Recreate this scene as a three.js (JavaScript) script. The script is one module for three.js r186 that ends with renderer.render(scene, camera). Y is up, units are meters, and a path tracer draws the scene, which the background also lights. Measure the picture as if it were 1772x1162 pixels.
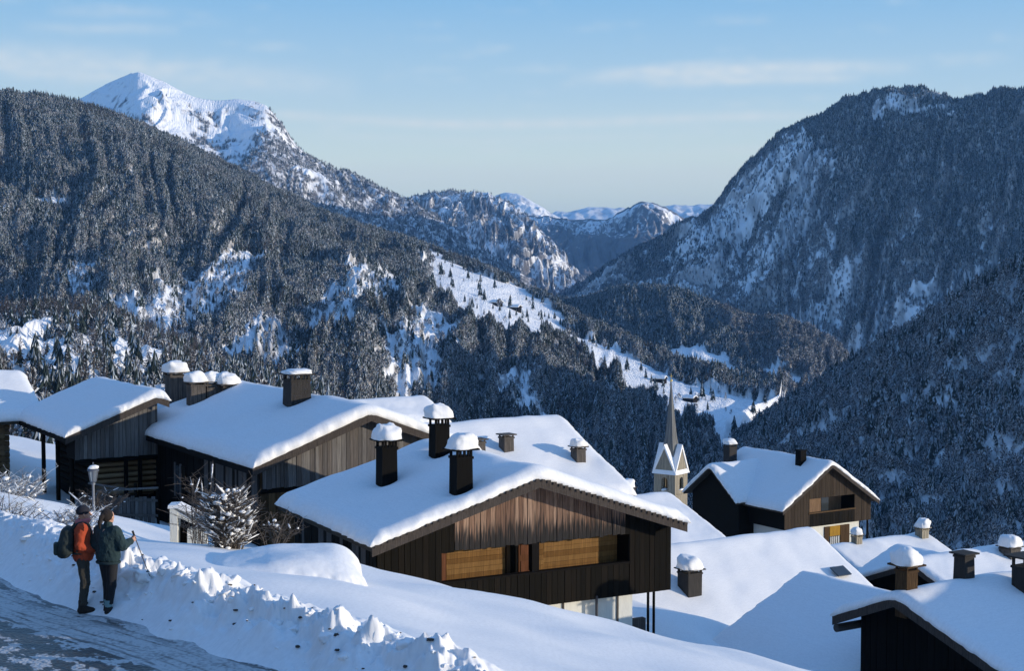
import * as THREE from 'three';
import { mergeGeometries, mergeVertices, toCreasedNormals } from 'three/addons/utils/BufferGeometryUtils.js';
import { RoundedBoxGeometry } from 'three/addons/geometries/RoundedBoxGeometry.js';
import { MarchingCubes } from 'three/addons/objects/MarchingCubes.js';
import { createNoise2D, createNoise3D } from 'simplex-noise';

// ---------------------------------------------------------------- camera, sky, sun, exposure
const scene = new THREE.Scene();
const TILT = Math.atan(111 / 2461);
const camera = new THREE.PerspectiveCamera(2 * Math.atan(581 / 2461) * 180 / Math.PI, 1024 / 672, 0.5, 60000);
camera.position.set(0, 0, 0);
camera.rotation.set(-TILT, 0, 0);
scene.add(camera);
const renderer = new THREE.WebGLRenderer();
renderer.toneMapping = THREE.LinearToneMapping;
renderer.toneMappingExposure = 1.14;
scene.fog = new THREE.FogExp2(new THREE.Color().setRGB(0.24, 0.54, 1.0), 5.2e-5);
renderer.shadowMap.enabled = true;

function rng(seed) { let s = seed >>> 0; return () => { s = (s + 0x6d2b79f5) | 0; let t = Math.imul(s ^ (s >>> 15), 1 | s); t = (t + Math.imul(t ^ (t >>> 7), 61 | t)) ^ t; return ((t ^ (t >>> 14)) >>> 0) / 4294967296; }; }
const N2 = createNoise2D(rng(11)), N3 = createNoise3D(rng(12));
const fbm = (x, y, o = 4) => { let s = 0, a = 0.5; for (let i = 0; i < o; i++) { s += a * N2(x, y); x = x * 2.03 + 7.1; y = y * 2.03 - 3.7; a *= 0.5; } return s; };
const ridged = (x, y, o = 4) => { let s = 0, a = 0.5; for (let i = 0; i < o; i++) { s += a * (1 - Math.abs(N2(x, y)) * 2); x = x * 2.1 + 3.3; y = y * 2.1 + 1.7; a *= 0.5; } return s; };
const clamp = THREE.MathUtils.clamp, lerp = THREE.MathUtils.lerp, sstep = THREE.MathUtils.smoothstep;
const rad = (d) => d * Math.PI / 180;

const SUN_AZ = rad(104), SUN_EL = rad(9.5);            // the sun stands low, to the right and a little behind the camera
const sunDir = new THREE.Vector3(Math.sin(SUN_AZ) * Math.cos(SUN_EL), Math.sin(SUN_EL), -Math.cos(SUN_AZ) * Math.cos(SUN_EL));
const sun = new THREE.DirectionalLight(new THREE.Color().setRGB(1.0, 0.89, 0.73), 4.35);
sun.position.copy(sunDir).multiplyScalar(400); sun.castShadow = true;
sun.shadow.radius = 1; sun.shadow.mapSize.set(4096, 4096);
Object.assign(sun.shadow.camera, { left: -160, right: 160, top: 120, bottom: -120, near: 10, far: 900 });
sun.target.position.set(0, -8, -60); scene.add(sun, sun.target);
sun.position.add(sun.target.position);

{ // clear winter air with thin drawn-out cirrus
  const W = 2048, H = 1024, d = new Float32Array(W * H * 4);
  const key = [[-90, .50, .62, .72], [0, .82, .87, .70], [2, .82, .88, .72], [4.5, .70, .81, .735], [7, .46, .64, .75], [11, .235, .475, .735], [20, .13, .35, .72], [45, .10, .27, .64], [90, .08, .22, .57]];
  for (let r = 0; r < H; r++) {
    const el = ((r + 0.5) / H - 0.5) * 180;
    let k = 0; while (k < key.length - 2 && el > key[k + 1][0]) k++;
    const a = key[k], b = key[k + 1], t = clamp((el - a[0]) / (b[0] - a[0]), 0, 1);
    for (let c = 0; c < W; c++) {
      const az = ((c + 0.5) / W - 0.5) * 360 + 90;      // 0 = where the camera looks, to the right positive
      const x = Math.sin(rad(az)), z = Math.cos(rad(az));
      let cir = 0;
      if (el > 0) {
        const e2 = el + 0.25 * N2(x * 2.2, z * 2.2) ;
        const lon = az / 9;
        const n = fbm(lon * 0.9 + 20, e2 * 1.15, 5) + 0.35 * fbm(lon * 5 + 3, e2 * 6, 3);
        cir = sstep(n, 0.2, 0.8) * 0.28 * sstep(el, 1, 3.5);
        const streak = (a0, a1, e0, w, s, tilt = 0) => { const da = clamp((az - a0) / (a1 - a0), 0, 1); if (da <= 0 || da >= 1) return 0; const ee = (e2 - e0 - tilt * (da - 0.5)) / w; return s * Math.exp(-ee * ee) * Math.sin(da * Math.PI) ** 0.6 * (0.72 + 0.55 * fbm(lon * 6, e2 * 8, 3)); };
        cir += streak(2.2, 16, 7.75, 0.26, 0.85, 0.1) + streak(5, 14, 7.35, 0.15, 0.75) + streak(3, 9, 8.0, 0.1, 0.5, 0.3) + streak(-11, 13, 6.0, 0.16, 0.8, -0.15) + streak(-9, 6, 5.4, 0.1, 0.4) + streak(-21, -6, 7.5, 0.55, 0.5, -0.4) + streak(-19, -13, 9.2, 0.16, 0.42) + streak(-18, -13, 9.85, 0.2, 0.3) + streak(-24, -14, 8.1, 0.5, 0.42);
      }
      cir = clamp(cir, 0, 0.75);
      const dir = [x * Math.cos(rad(el)), Math.sin(rad(el)), -z * Math.cos(rad(el))], cs = clamp(dir[0] * sunDir.x + dir[1] * sunDir.y + dir[2] * sunDir.z, -1, 1), ang = Math.acos(cs) * 180 / Math.PI;
      const glow = 0.9 * Math.exp(-ang / 9) + 0.12 * Math.exp(-ang / 30);
      const i = (r * W + c) * 4, cl = [.78, .80, .78], gl = [1.0, .82, .55];
      for (let j = 0; j < 3; j++) d[i + j] = lerp(lerp(a[j + 1], b[j + 1], t), cl[j], cir) + glow * gl[j];
      d[i + 3] = 1;
    }
  }
  const tex = new THREE.DataTexture(d, W, H, THREE.RGBAFormat, THREE.FloatType);
  tex.mapping = THREE.EquirectangularReflectionMapping; tex.magFilter = tex.minFilter = THREE.LinearFilter; tex.needsUpdate = true;
  scene.background = tex; scene.environment = tex;
}

// ---------------------------------------------------------------- helpers
const used = new Map();
function numbered(name) { const n = used.get(name) ?? 0; used.set(name, n + 1); return n ? name + '_' + String(n).padStart(3, '0') : name; }
function tag(o, label, category, group, kind) { if (label) o.userData.label = label; if (category) o.userData.category = category; if (group) o.userData.group = group; if (kind) o.userData.kind = kind; return o; }
function shade(o) { o.traverse((m) => { if (m.isMesh) { m.castShadow = true; m.receiveShadow = true; } }); return o; }
function thing(name, label, category, [x, y, z] = [0, 0, 0], turn = 0, group) { const o = new THREE.Group(); o.name = numbered(name); o.position.set(x, y, z); o.rotation.y = turn; scene.add(o); return tag(o, label, category, group); }
function part(name, geo, mat, parent = scene) { const m = new THREE.Mesh(geo, mat); m.name = parent === scene ? numbered(name) : name; m.castShadow = m.receiveShadow = true; parent.add(m); return m; }
function structure(name, geo, mat) { const m = part(name, geo, mat); m.userData.kind = 'structure'; return m; }
const lin = (r, g, b) => new THREE.Color().setRGB(r, g, b);

function noiseTex(size, fn, srgb = false) {
  const d = new Uint8Array(size * size * 4);
  for (let y = 0; y < size; y++) for (let x = 0; x < size; x++) { const v = fn(x / size, y / size), i = (y * size + x) * 4; for (let c = 0; c < 3; c++) d[i + c] = clamp(Array.isArray(v) ? v[c] : v, 0, 1) * 255; d[i + 3] = 255; }
  const t = new THREE.DataTexture(d, size, size); t.wrapS = t.wrapT = THREE.RepeatWrapping; t.magFilter = THREE.LinearFilter; t.minFilter = THREE.LinearMipmapLinearFilter; t.generateMipmaps = true; if (srgb) t.colorSpace = THREE.SRGBColorSpace; t.needsUpdate = true; return t;
}
// seamless noise on a torus
const tile = (u, v, f, o = 4) => { let s = 0, a = 0.5; for (let i = 0; i < o; i++) { const c = f / 6.2832 * 2 ** i; s += a * 0.5 * (N3(Math.cos(u * 6.2832) * c + i * 9, Math.sin(u * 6.2832) * c, v * f * 2 ** i * 0.0 + Math.cos(v * 6.2832) * c) + N3(Math.sin(v * 6.2832) * c - i * 5, Math.cos(u * 6.2832) * c + 4, Math.sin(u * 6.2832) * c)); a *= 0.5; } return s; };
const snowBump = noiseTex(512, (u, v) => 0.5 + 0.55 * tile(u, v, 10, 5));
const snowGrain = noiseTex(256, (u, v) => { const n = tile(u, v, 22, 4); return 0.965 + 0.05 * n; }, true);
const rough = noiseTex(512, (u, v) => 0.5 + 0.5 * tile(u, v, 26, 5));
function cloneTex(t, rx, ry = rx) { const c = t.clone(); c.repeat.set(rx, ry); c.needsUpdate = true; return c; }
const mSnow = new THREE.MeshStandardMaterial({ color: lin(.93, .905, .87), roughness: 0.75, map: cloneTex(snowGrain, 0.5), bumpMap: cloneTex(snowBump, 0.3), bumpScale: 0.004 });
mSnow.name = 'snow';
const mLand = new THREE.MeshStandardMaterial({ vertexColors: true, roughness: 0.95, bumpMap: cloneTex(rough, 1 / 55), bumpScale: 2.2 });
const mFar = new THREE.MeshStandardMaterial({ vertexColors: true, roughness: 0.95, bumpMap: cloneTex(rough, 1 / 160), bumpScale: 3 });

// mountain rows in metres (x, y, z): behind the crest, along the crest, on the face, at the foot
const ROWS={
 left_mountain:[[[-1045,-21,-2097],[-1009,-25,-2108],[-973,-28,-2118],[-936,-32,-2129],[-898,-36,-2139],[-860,-40,-2149],[-822,-44,-2159],[-783,-48,-2169],[-746,-50,-2188],[-710,-52,-2208],[-672,-55,-2228],[-636,-64,-2253],[-598,-73,-2277],[-559,-87,-2303],[-520,-103,-2330],[-476,-119,-2340],[-431,-135,-2342],[-385,-156,-2343],[-336,-175,-2324],[-286,-192,-2296],[-241,-204,-2297],[-193,-215,-2268],[-146,-226,-2228],[-100,-240,-2192],[-56,-253,-2165],[-13,-267,-2129],[29,-281,-2080],[68,-296,-2011],[104,-310,-1931],[138,-321,-1882],[172,-331,-1836],[204,-339,-1797],[234,-346,-1758],[262,-352,-1707],[286,-357,-1649],[307,-361,-1591]],[[-822,239,-1650],[-793,235,-1657],[-764,232,-1664],[-734,228,-1671],[-704,224,-1678],[-674,220,-1685],[-644,216,-1692],[-613,212,-1699],[-585,210,-1715],[-557,208,-1732],[-528,205,-1749],[-500,196,-1772],[-471,187,-1794],[-441,173,-1818],[-411,157,-1842],[-377,141,-1850],[-340,125,-1850],[-304,104,-1850],[-264,85,-1829],[-224,68,-1800],[-189,56,-1800],[-151,45,-1770],[-113,34,-1729],[-77,20,-1692],[-43,7,-1665],[-10,-7,-1629],[22,-21,-1580],[51,-36,-1512],[76.9,-50.3,-1432.0],[101.7,-61.5,-1383.1],[125.1,-71.1,-1337.9],[147.4,-78.7,-1300.3],[168.3,-85.7,-1262.7],[185.9,-91.7,-1212.7],[200.3,-96.7,-1156.4],[212.5,-100.8,-1100.0]],[[-650.6,73.6,-1300.0],[-624.9,72.2,-1300.0],[-599.2,70.7,-1300.0],[-573.5,69.2,-1300.0],[-547.8,67.8,-1300.0],[-522.1,66.3,-1300.0],[-496.4,64.8,-1300.0],[-470.7,63.4,-1300.0],[-446.4,63.9,-1304.1],[-422.2,64.7,-1309.0],[-397.7,65.6,-1313.9],[-373.1,66.5,-1318.7],[-350.2,63.9,-1330.9],[-327.5,60.0,-1345.5],[-304.2,55.9,-1360.2],[-280.3,51.8,-1374.9],[-256.4,45.4,-1392.7],[-232.1,37.7,-1412.2],[-206.6,31.3,-1428.8],[-180.2,25.9,-1443.5],[-152.3,19.5,-1450.0],[-123.6,12.3,-1450.0],[-94.6,4.4,-1446.7],[-65.7,-4.2,-1440.2],[-36.9,-12.7,-1433.7],[-8.4,-23.8,-1415.7],[19.3,-37.9,-1383.1],[45.7,-51.3,-1350.6],[70.9,-62.4,-1320.3],[95.2,-70.0,-1294.0],[118.5,-77.4,-1267.7],[139.8,-83.8,-1232.3],[159.1,-89.4,-1193.3],[177.7,-93.8,-1158.9],[195.2,-97.5,-1126.9],[211.6,-100.8,-1095.0]],[[-477.1,-19.3,-950.0],[-458.9,-20.4,-951.4],[-440.7,-21.5,-952.8],[-422.4,-22.6,-954.2],[-404.1,-23.7,-955.6],[-385.7,-24.8,-957.0],[-367.2,-26.0,-958.4],[-348.7,-27.1,-959.8],[-342.6,-18.2,-997.7],[-337.2,-6.3,-1042.8],[-329.1,4.7,-1085.0],[-315.7,6.7,-1113.5],[-301.1,8.7,-1142.0],[-273.0,-0.9,-1119.2],[-242.8,-12.3,-1083.1],[-229.0,-1.6,-1121.1],[-208.4,1.2,-1130.1],[-172.5,-20.7,-1047.0],[-144.1,-33.3,-994.1],[-133.4,-18.8,-1067.4],[-117.7,-7.8,-1120.2],[-89.9,-28.2,-1053.0],[-69.3,-33.3,-1057.3],[-48.5,-38.1,-1061.6],[-26.7,-48.4,-1035.0],[-6.0,-57.1,-1014.3],[14.0,-64.4,-1001.3],[33.5,-71.4,-988.2],[52.3,-78.3,-973.1],[70.3,-84.8,-954.3],[87.6,-91.0,-935.5],[107.6,-94.5,-947.3],[129.7,-97.0,-971.7],[154.5,-98.7,-1007.3],[181.8,-99.8,-1048.7],[210.6,-100.8,-1090.0]],[[-282.3,-57.0,-560.0],[-273.8,-57.6,-565.6],[-265.1,-58.2,-571.2],[-256.2,-58.7,-576.8],[-247.1,-59.3,-582.3],[-237.8,-59.9,-587.9],[-228.2,-60.4,-593.5],[-218.4,-61.0,-599.1],[-207.8,-61.4,-602.9],[-196.9,-61.8,-606.4],[-185.9,-62.1,-609.9],[-174.7,-62.5,-613.4],[-163.4,-62.8,-616.9],[-152.1,-63.2,-620.9],[-141.6,-64.1,-629.0],[-130.7,-64.9,-637.1],[-119.7,-66.7,-646.3],[-108.5,-69.0,-656.1],[-96.8,-71.3,-665.9],[-84.8,-73.7,-675.7],[-72.4,-77.7,-685.4],[-59.6,-83.0,-695.2],[-46.4,-88.4,-705.0],[-32.8,-93.9,-714.7],[-18.7,-98.9,-722.3],[-4.3,-103.2,-727.1],[10.3,-107.6,-732.0],[25.0,-112.0,-736.9],[40.0,-115.5,-741.4],[55.1,-117.2,-745.1],[70.3,-119.0,-748.9],[87.1,-114.7,-765.4],[105.3,-107.4,-787.1],[131.4,-102.7,-855.8],[168.1,-103.0,-969.3],[209.6,-100.7,-1085.0]],[[-191.9,-250.0,-380.8],[-186.2,-250.0,-384.6],[-180.3,-250.0,-388.4],[-174.2,-250.0,-392.2],[-168.0,-250.0,-396.0],[-161.7,-250.0,-399.8],[-155.2,-250.0,-403.6],[-148.5,-250.0,-407.4],[-141.3,-250.0,-410.0],[-133.9,-250.0,-412.4],[-126.4,-250.0,-414.7],[-118.8,-250.0,-417.1],[-111.1,-250.0,-419.5],[-103.4,-250.0,-422.2],[-96.3,-250.0,-427.7],[-88.9,-250.0,-433.3],[-81.4,-250.0,-439.5],[-73.8,-250.0,-446.2],[-65.9,-250.0,-452.8],[-57.7,-250.0,-459.4],[-49.2,-250.0,-466.1],[-40.5,-250.0,-472.7],[-31.5,-250.0,-479.4],[-22.3,-250.0,-486.0],[-12.7,-250.0,-491.1],[-2.9,-250.0,-494.5],[7.0,-250.0,-497.8],[17.0,-250.0,-501.1],[27.2,-250.0,-504.1],[37.5,-250.0,-506.7],[47.8,-250.0,-509.3],[59.2,-250.0,-520.4],[71.6,-250.0,-535.2],[89.4,-250.0,-581.9],[114.3,-250.0,-659.1],[142.6,-250.0,-737.8]]],
 near_left_slope:[[[-339.6,-94.9,-736.2],[-328.1,-98.3,-748.9],[-316.0,-101.8,-761.5],[-303.2,-105.4,-774.1],[-289.9,-109.2,-786.6],[-274.6,-109.3,-795.5],[-258.1,-107.4,-802.2],[-239.1,-109.2,-800.9],[-219.8,-113.0,-798.4],[-200.6,-119.7,-795.7],[-180.7,-126.8,-789.5],[-160.2,-133.2,-779.2],[-139.7,-138.6,-766.3],[-120.5,-142.8,-758.0],[-101.7,-146.9,-749.7],[-83.0,-153.8,-738.2],[-64.7,-160.7,-726.3],[-46.9,-168.3,-714.3],[-29.7,-176.8,-702.2],[-13.0,-184.9,-690.0]],[[-276.8,-4.9,-600.0],[-267.9,-8.3,-611.5],[-258.5,-11.8,-622.9],[-248.5,-15.4,-634.4],[-238.0,-19.2,-645.9],[-225.6,-19.3,-653.7],[-212.2,-17.4,-659.4],[-196.2,-19.2,-657.1],[-180.0,-23.0,-653.8],[-163.9,-29.7,-650.2],[-147.2,-36.8,-643.3],[-130.0,-43.2,-632.2],[-112.8,-48.6,-618.7],[-97.0,-52.8,-609.9],[-81.6,-56.9,-601.1],[-66.2,-63.8,-589.2],[-51.4,-70.7,-576.9],[-37.1,-78.3,-564.6],[-23.3,-86.8,-552.3],[-10.2,-94.9,-540.0]],[[-225.2,-14.1,-487.8],[-217.6,-16.3,-496.2],[-209.6,-18.5,-504.7],[-201.1,-20.9,-513.1],[-192.3,-23.3,-521.6],[-182.2,-23.5,-527.7],[-171.5,-22.4,-532.5],[-158.9,-23.6,-531.9],[-146.1,-26.1,-530.6],[-133.4,-30.4,-529.1],[-120.3,-35.0,-525.4],[-106.7,-39.2,-519.0],[-93.2,-43.0,-511.0],[-80.5,-46.2,-506.3],[-68.1,-49.4,-501.6],[-55.6,-56.0,-494.9],[-43.5,-62.9,-488.1],[-31.6,-70.0,-481.2],[-20.1,-77.6,-474.3],[-8.8,-85.0,-467.4]],[[-173.6,-22.2,-375.6],[-167.3,-23.3,-381.0],[-160.6,-24.4,-386.4],[-153.8,-25.6,-391.8],[-146.6,-26.8,-397.3],[-138.9,-27.1,-401.7],[-130.7,-26.8,-405.5],[-121.6,-27.5,-406.6],[-112.3,-28.8,-407.4],[-103.0,-31.1,-408.1],[-93.4,-33.5,-407.6],[-83.5,-35.7,-405.7],[-73.6,-38.1,-403.3],[-64.1,-40.5,-402.7],[-54.6,-42.9,-402.1],[-45.1,-49.2,-400.7],[-35.6,-56.0,-399.2],[-26.1,-62.8,-397.8],[-16.8,-69.6,-396.3],[-7.4,-76.3,-394.8]],[[-120.5,-28.6,-260.0],[-115.4,-28.9,-262.3],[-110.2,-29.1,-264.6],[-104.9,-29.4,-266.9],[-99.5,-29.6,-269.2],[-94.2,-29.9,-271.8],[-88.7,-30.2,-274.7],[-83.2,-30.5,-277.6],[-77.5,-30.9,-280.4],[-71.6,-31.6,-283.3],[-65.7,-32.2,-286.2],[-59.6,-32.9,-289.1],[-53.4,-34.2,-292.4],[-47.1,-36.0,-296.0],[-40.7,-37.7,-299.6],[-34.2,-43.8,-303.6],[-27.4,-50.6,-307.7],[-20.5,-57.1,-311.8],[-13.4,-63.2,-315.9],[-6.0,-69.4,-320.0]],[[-60.2,-48.6,-130.0],[-57.7,-48.9,-131.1],[-55.1,-49.1,-132.3],[-52.5,-49.4,-133.4],[-49.8,-49.6,-134.6],[-47.1,-49.9,-135.9],[-44.4,-50.2,-137.4],[-41.6,-50.5,-138.8],[-38.7,-50.9,-140.2],[-35.8,-51.6,-141.7],[-32.8,-52.2,-143.1],[-29.8,-52.9,-144.5],[-26.7,-54.2,-146.2],[-23.6,-56.0,-148.0],[-20.4,-57.7,-149.8],[-17.1,-63.8,-151.8],[-13.7,-70.6,-153.9],[-10.3,-77.1,-155.9],[-6.7,-83.2,-158.0],[-3.0,-89.4,-160.0]]],
 snow_peak:[[[-2070,23,-4946],[-2020,27,-4942],[-1970,31,-4939],[-1919,35,-4935],[-1869,39,-4931],[-1819,43,-4928],[-1769,46,-4924],[-1719,50,-4920],[-1669,54,-4916],[-1618,60,-4909],[-1565,69,-4895],[-1513,77,-4882],[-1460,88,-4867],[-1405,110,-4845],[-1351,131,-4822],[-1296,145,-4797],[-1242,151,-4772],[-1190,133,-4749],[-1137,114,-4726],[-1085,88,-4700],[-1035,69,-4683],[-990,64,-4685],[-944,61,-4686],[-898,63,-4688],[-850,59,-4681],[-799,40,-4652],[-747,-7,-4611],[-699,-67,-4592],[-652,-106,-4576],[-603,-130,-4546],[-555,-146,-4522],[-508,-160,-4499],[-458,-182,-4443],[-408,-203,-4382],[-360,-221,-4322],[-312,-240,-4249],[-266,-262,-4183],[-222,-285,-4143],[-180,-308,-4103],[-138,-331,-4081],[-98,-353,-4061],[-57,-376,-4041],[-17,-398,-4020],[23,-420,-4000]],[[-1800,443,-4300],[-1755,447,-4294],[-1710,451,-4288],[-1666,455,-4283],[-1621,459,-4277],[-1577,463,-4271],[-1532,466,-4265],[-1488,470,-4259],[-1444,474,-4253],[-1399,480,-4244],[-1352,489,-4229],[-1306,497,-4213],[-1259,508,-4197],[-1210,530,-4173],[-1162,551,-4148],[-1113,565,-4121],[-1066,571,-4094],[-1019,553,-4070],[-974,534,-4045],[-928,508,-4018],[-884,489,-4000],[-845,484,-4000],[-805,481,-4000],[-766,483,-4000],[-725,479,-3992],[-681,460,-3962],[-635,413,-3920],[-594,353,-3900],[-553,314,-3883],[-511,290,-3852],[-470,274,-3827],[-429,260,-3803],[-386,238,-3747],[-343,217,-3685],[-302,199,-3624],[-261,180,-3551],[-222,158,-3485],[-185,135,-3444],[-149,112,-3403],[-115,89,-3381],[-81,67,-3361],[-47,44,-3341],[-14,22,-3320],[19,0,-3300]],[[-1551,269,-3700],[-1514,275,-3700],[-1478,281,-3700],[-1441,286,-3700],[-1404,292,-3700],[-1368,298,-3700],[-1331,303,-3700],[-1294,309,-3700],[-1258,315,-3700],[-1221,321,-3700],[-1185,326,-3700],[-1148,332,-3700],[-1111,338,-3700],[-1075,343,-3700],[-1038,349,-3700],[-994,357,-3673],[-947,364,-3632],[-902,366,-3596],[-863,347,-3579],[-824,328,-3561],[-784,306,-3542],[-744,280,-3517],[-706,266,-3500],[-672,281,-3500],[-637,296,-3500],[-601,294,-3493],[-564,270,-3475],[-527,247,-3458],[-489,224,-3433],[-452,201,-3402],[-414,179,-3372],[-377,157,-3340],[-341,139,-3303],[-305,122,-3266],[-269,104,-3230],[-235,88,-3197],[-202,71,-3178],[-170,55,-3160],[-138,40,-3142],[-106,24,-3123],[-75,8,-3105],[-44,-7,-3087],[-13,-22,-3068],[17,-37,-3050]],[[-1176,57,-2800],[-1147,57,-2797],[-1118,57,-2793],[-1089,57,-2790],[-1060,56,-2786],[-1031,56,-2783],[-1003,56,-2779],[-974,56,-2776],[-945,56,-2772],[-916,56,-2769],[-888,56,-2765],[-859,56,-2762],[-831,56,-2758],[-803,56,-2755],[-774,56,-2751],[-746,54,-2746],[-717,51,-2740],[-688,48,-2734],[-660,45,-2728],[-632,43,-2722],[-603,40,-2715],[-575,37,-2709],[-547,34,-2703],[-519,29,-2697],[-491,21,-2691],[-464,13,-2685],[-436,5,-2679],[-409,-3,-2673],[-381,-11,-2667],[-354,-19,-2660],[-327,-27,-2654],[-300,-33,-2649],[-274,-37,-2645],[-247,-40,-2641],[-220,-44,-2637],[-194,-47,-2633],[-168,-50,-2628],[-141,-54,-2624],[-115,-57,-2620],[-89,-61,-2616],[-63,-64,-2612],[-37,-67,-2608],[-11,-71,-2604],[15,-74,-2600]]],
 middle_ridge:[[[-765,-6,-5795],[-721,-10,-5769],[-678,-15,-5743],[-635,-20,-5717],[-592,-25,-5691],[-550,-29,-5665],[-508,-34,-5638],[-467,-39,-5612],[-426,-39,-5598],[-387,-33,-5599],[-348,-27,-5599],[-309,-22,-5599],[-270,-16,-5599],[-230,-16,-5588],[-191,-18,-5573],[-152,-20,-5559],[-112,-26,-5542],[-73,-37,-5517],[-35,-51,-5485],[3,-74,-5435],[41,-100,-5376],[77,-134,-5290],[112,-171,-5203],[146,-210,-5117],[180,-254,-5044],[212,-298,-4969],[243,-339,-4893],[276,-360,-4862],[308,-382,-4830],[339,-402,-4799]],[[-686,294,-5200],[-647,290,-5173],[-608,285,-5147],[-569,280,-5120],[-530,275,-5094],[-492,271,-5067],[-454,266,-5041],[-417,261,-5014],[-381,261,-5000],[-346,267,-5000],[-311,273,-5000],[-276,278,-5000],[-241,284,-5000],[-206,284,-4988],[-170,282,-4974],[-135,280,-4959],[-100,274,-4942],[-66,263,-4917],[-31,249,-4885],[3,226,-4835],[36,200,-4776],[69,166,-4690],[99,129,-4603],[129,90,-4517],[158,46,-4445],[186,2,-4370],[213,-39,-4294],[242,-60,-4263],[269,-82,-4231],[297,-102,-4200]],[[-581,143,-4400],[-550,140,-4393],[-518,137,-4387],[-487,135,-4380],[-456,132,-4373],[-424,130,-4367],[-393,127,-4360],[-362,125,-4354],[-332,121,-4350],[-301,117,-4350],[-271,113,-4350],[-240,108,-4350],[-210,108,-4355],[-180,112,-4367],[-150,117,-4380],[-120,122,-4392],[-89,121,-4387],[-58,112,-4350],[-27,102,-4314],[3,93,-4277],[32,79,-4242],[62,54,-4213],[91,29,-4184],[119,5,-4156],[147,-23,-4119],[174,-51,-4081],[201,-76,-4047],[229,-88,-4031],[256,-99,-4016],[283,-110,-4000]],[[-490,0,-3700],[-464,-5,-3700],[-438,-11,-3700],[-412,-16,-3700],[-386,-22,-3700],[-360,-27,-3700],[-334,-32,-3700],[-309,-38,-3700],[-283,-43,-3700],[-257,-49,-3700],[-231,-54,-3700],[-205,-59,-3700],[-179,-65,-3700],[-153,-70,-3700],[-127,-75,-3700],[-101,-78,-3705],[-76,-81,-3709],[-50,-83,-3713],[-24,-86,-3718],[2,-89,-3722],[29,-91,-3726],[55,-94,-3731],[81,-97,-3735],[107,-100,-3739],[134,-102,-3743],[160,-105,-3748],[187,-108,-3757],[214,-110,-3771],[241,-113,-3786],[269,-116,-3800]]],
 dome_peak:[[[-157,-61,-8400],[-90,-62,-8327],[-25,-63,-8254],[38,-64,-8181],[101,-65,-8107],[163,-67,-8034],[223,-73,-7949],[281,-84,-7852],[340,-90,-7786],[399,-92,-7756],[457,-94,-7726],[515,-94,-7694],[570,-66,-7630],[627,-41,-7597],[686,-19,-7597],[741,-24,-7559],[794,-41,-7504],[851,-72,-7495],[909,-103,-7483],[962,-129,-7444],[1015,-155,-7405],[1068,-179,-7377],[1123,-202,-7355],[1176,-225,-7333],[1230,-248,-7310],[1283,-271,-7288]],[[-142,289,-7600],[-82,288,-7527],[-23,287,-7454],[35,286,-7381],[91,285,-7307],[147,283,-7234],[200,277,-7149],[253,266,-7053],[305,260,-6987],[357,258,-6957],[410,256,-6928],[462,256,-6896],[510,284,-6832],[561,309,-6800],[614,331,-6800],[663,326,-6763],[710,309,-6708],[761,278,-6700],[812,247,-6689],[859,221,-6650],[906,195,-6612],[954,171,-6585],[1002,148,-6564],[1050,125,-6543],[1097,102,-6521],[1144,79,-6500]],[[-121,132,-6500],[-70,129,-6474],[-20,127,-6447],[30,125,-6421],[80,123,-6394],[129,120,-6368],[178,118,-6341],[226,116,-6315],[274,116,-6287],[322,120,-6257],[369,123,-6228],[415,126,-6196],[459,136,-6137],[502,146,-6078],[544,155,-6019],[589,146,-6000],[636,128,-6000],[682,110,-6000],[729,93,-5996],[774,80,-5982],[818,66,-5969],[863,53,-5955],[907,40,-5941],[952,26,-5927],[996,13,-5914],[1039,0,-5900]],[[-105,-23,-5600],[-61,-28,-5576],[-17,-33,-5552],[26,-39,-5528],[69,-44,-5504],[111,-49,-5480],[153,-54,-5456],[195,-59,-5432],[236,-64,-5408],[278,-67,-5392],[319,-70,-5380],[360,-72,-5368],[401,-75,-5356],[442,-77,-5344],[483,-80,-5332],[523,-82,-5320],[563,-84,-5308],[603,-87,-5296],[643,-89,-5284],[683,-92,-5272],[722,-94,-5260],[762,-96,-5248],[801,-99,-5236],[840,-101,-5224],[878,-103,-5212],[917,-106,-5200]]],
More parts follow.
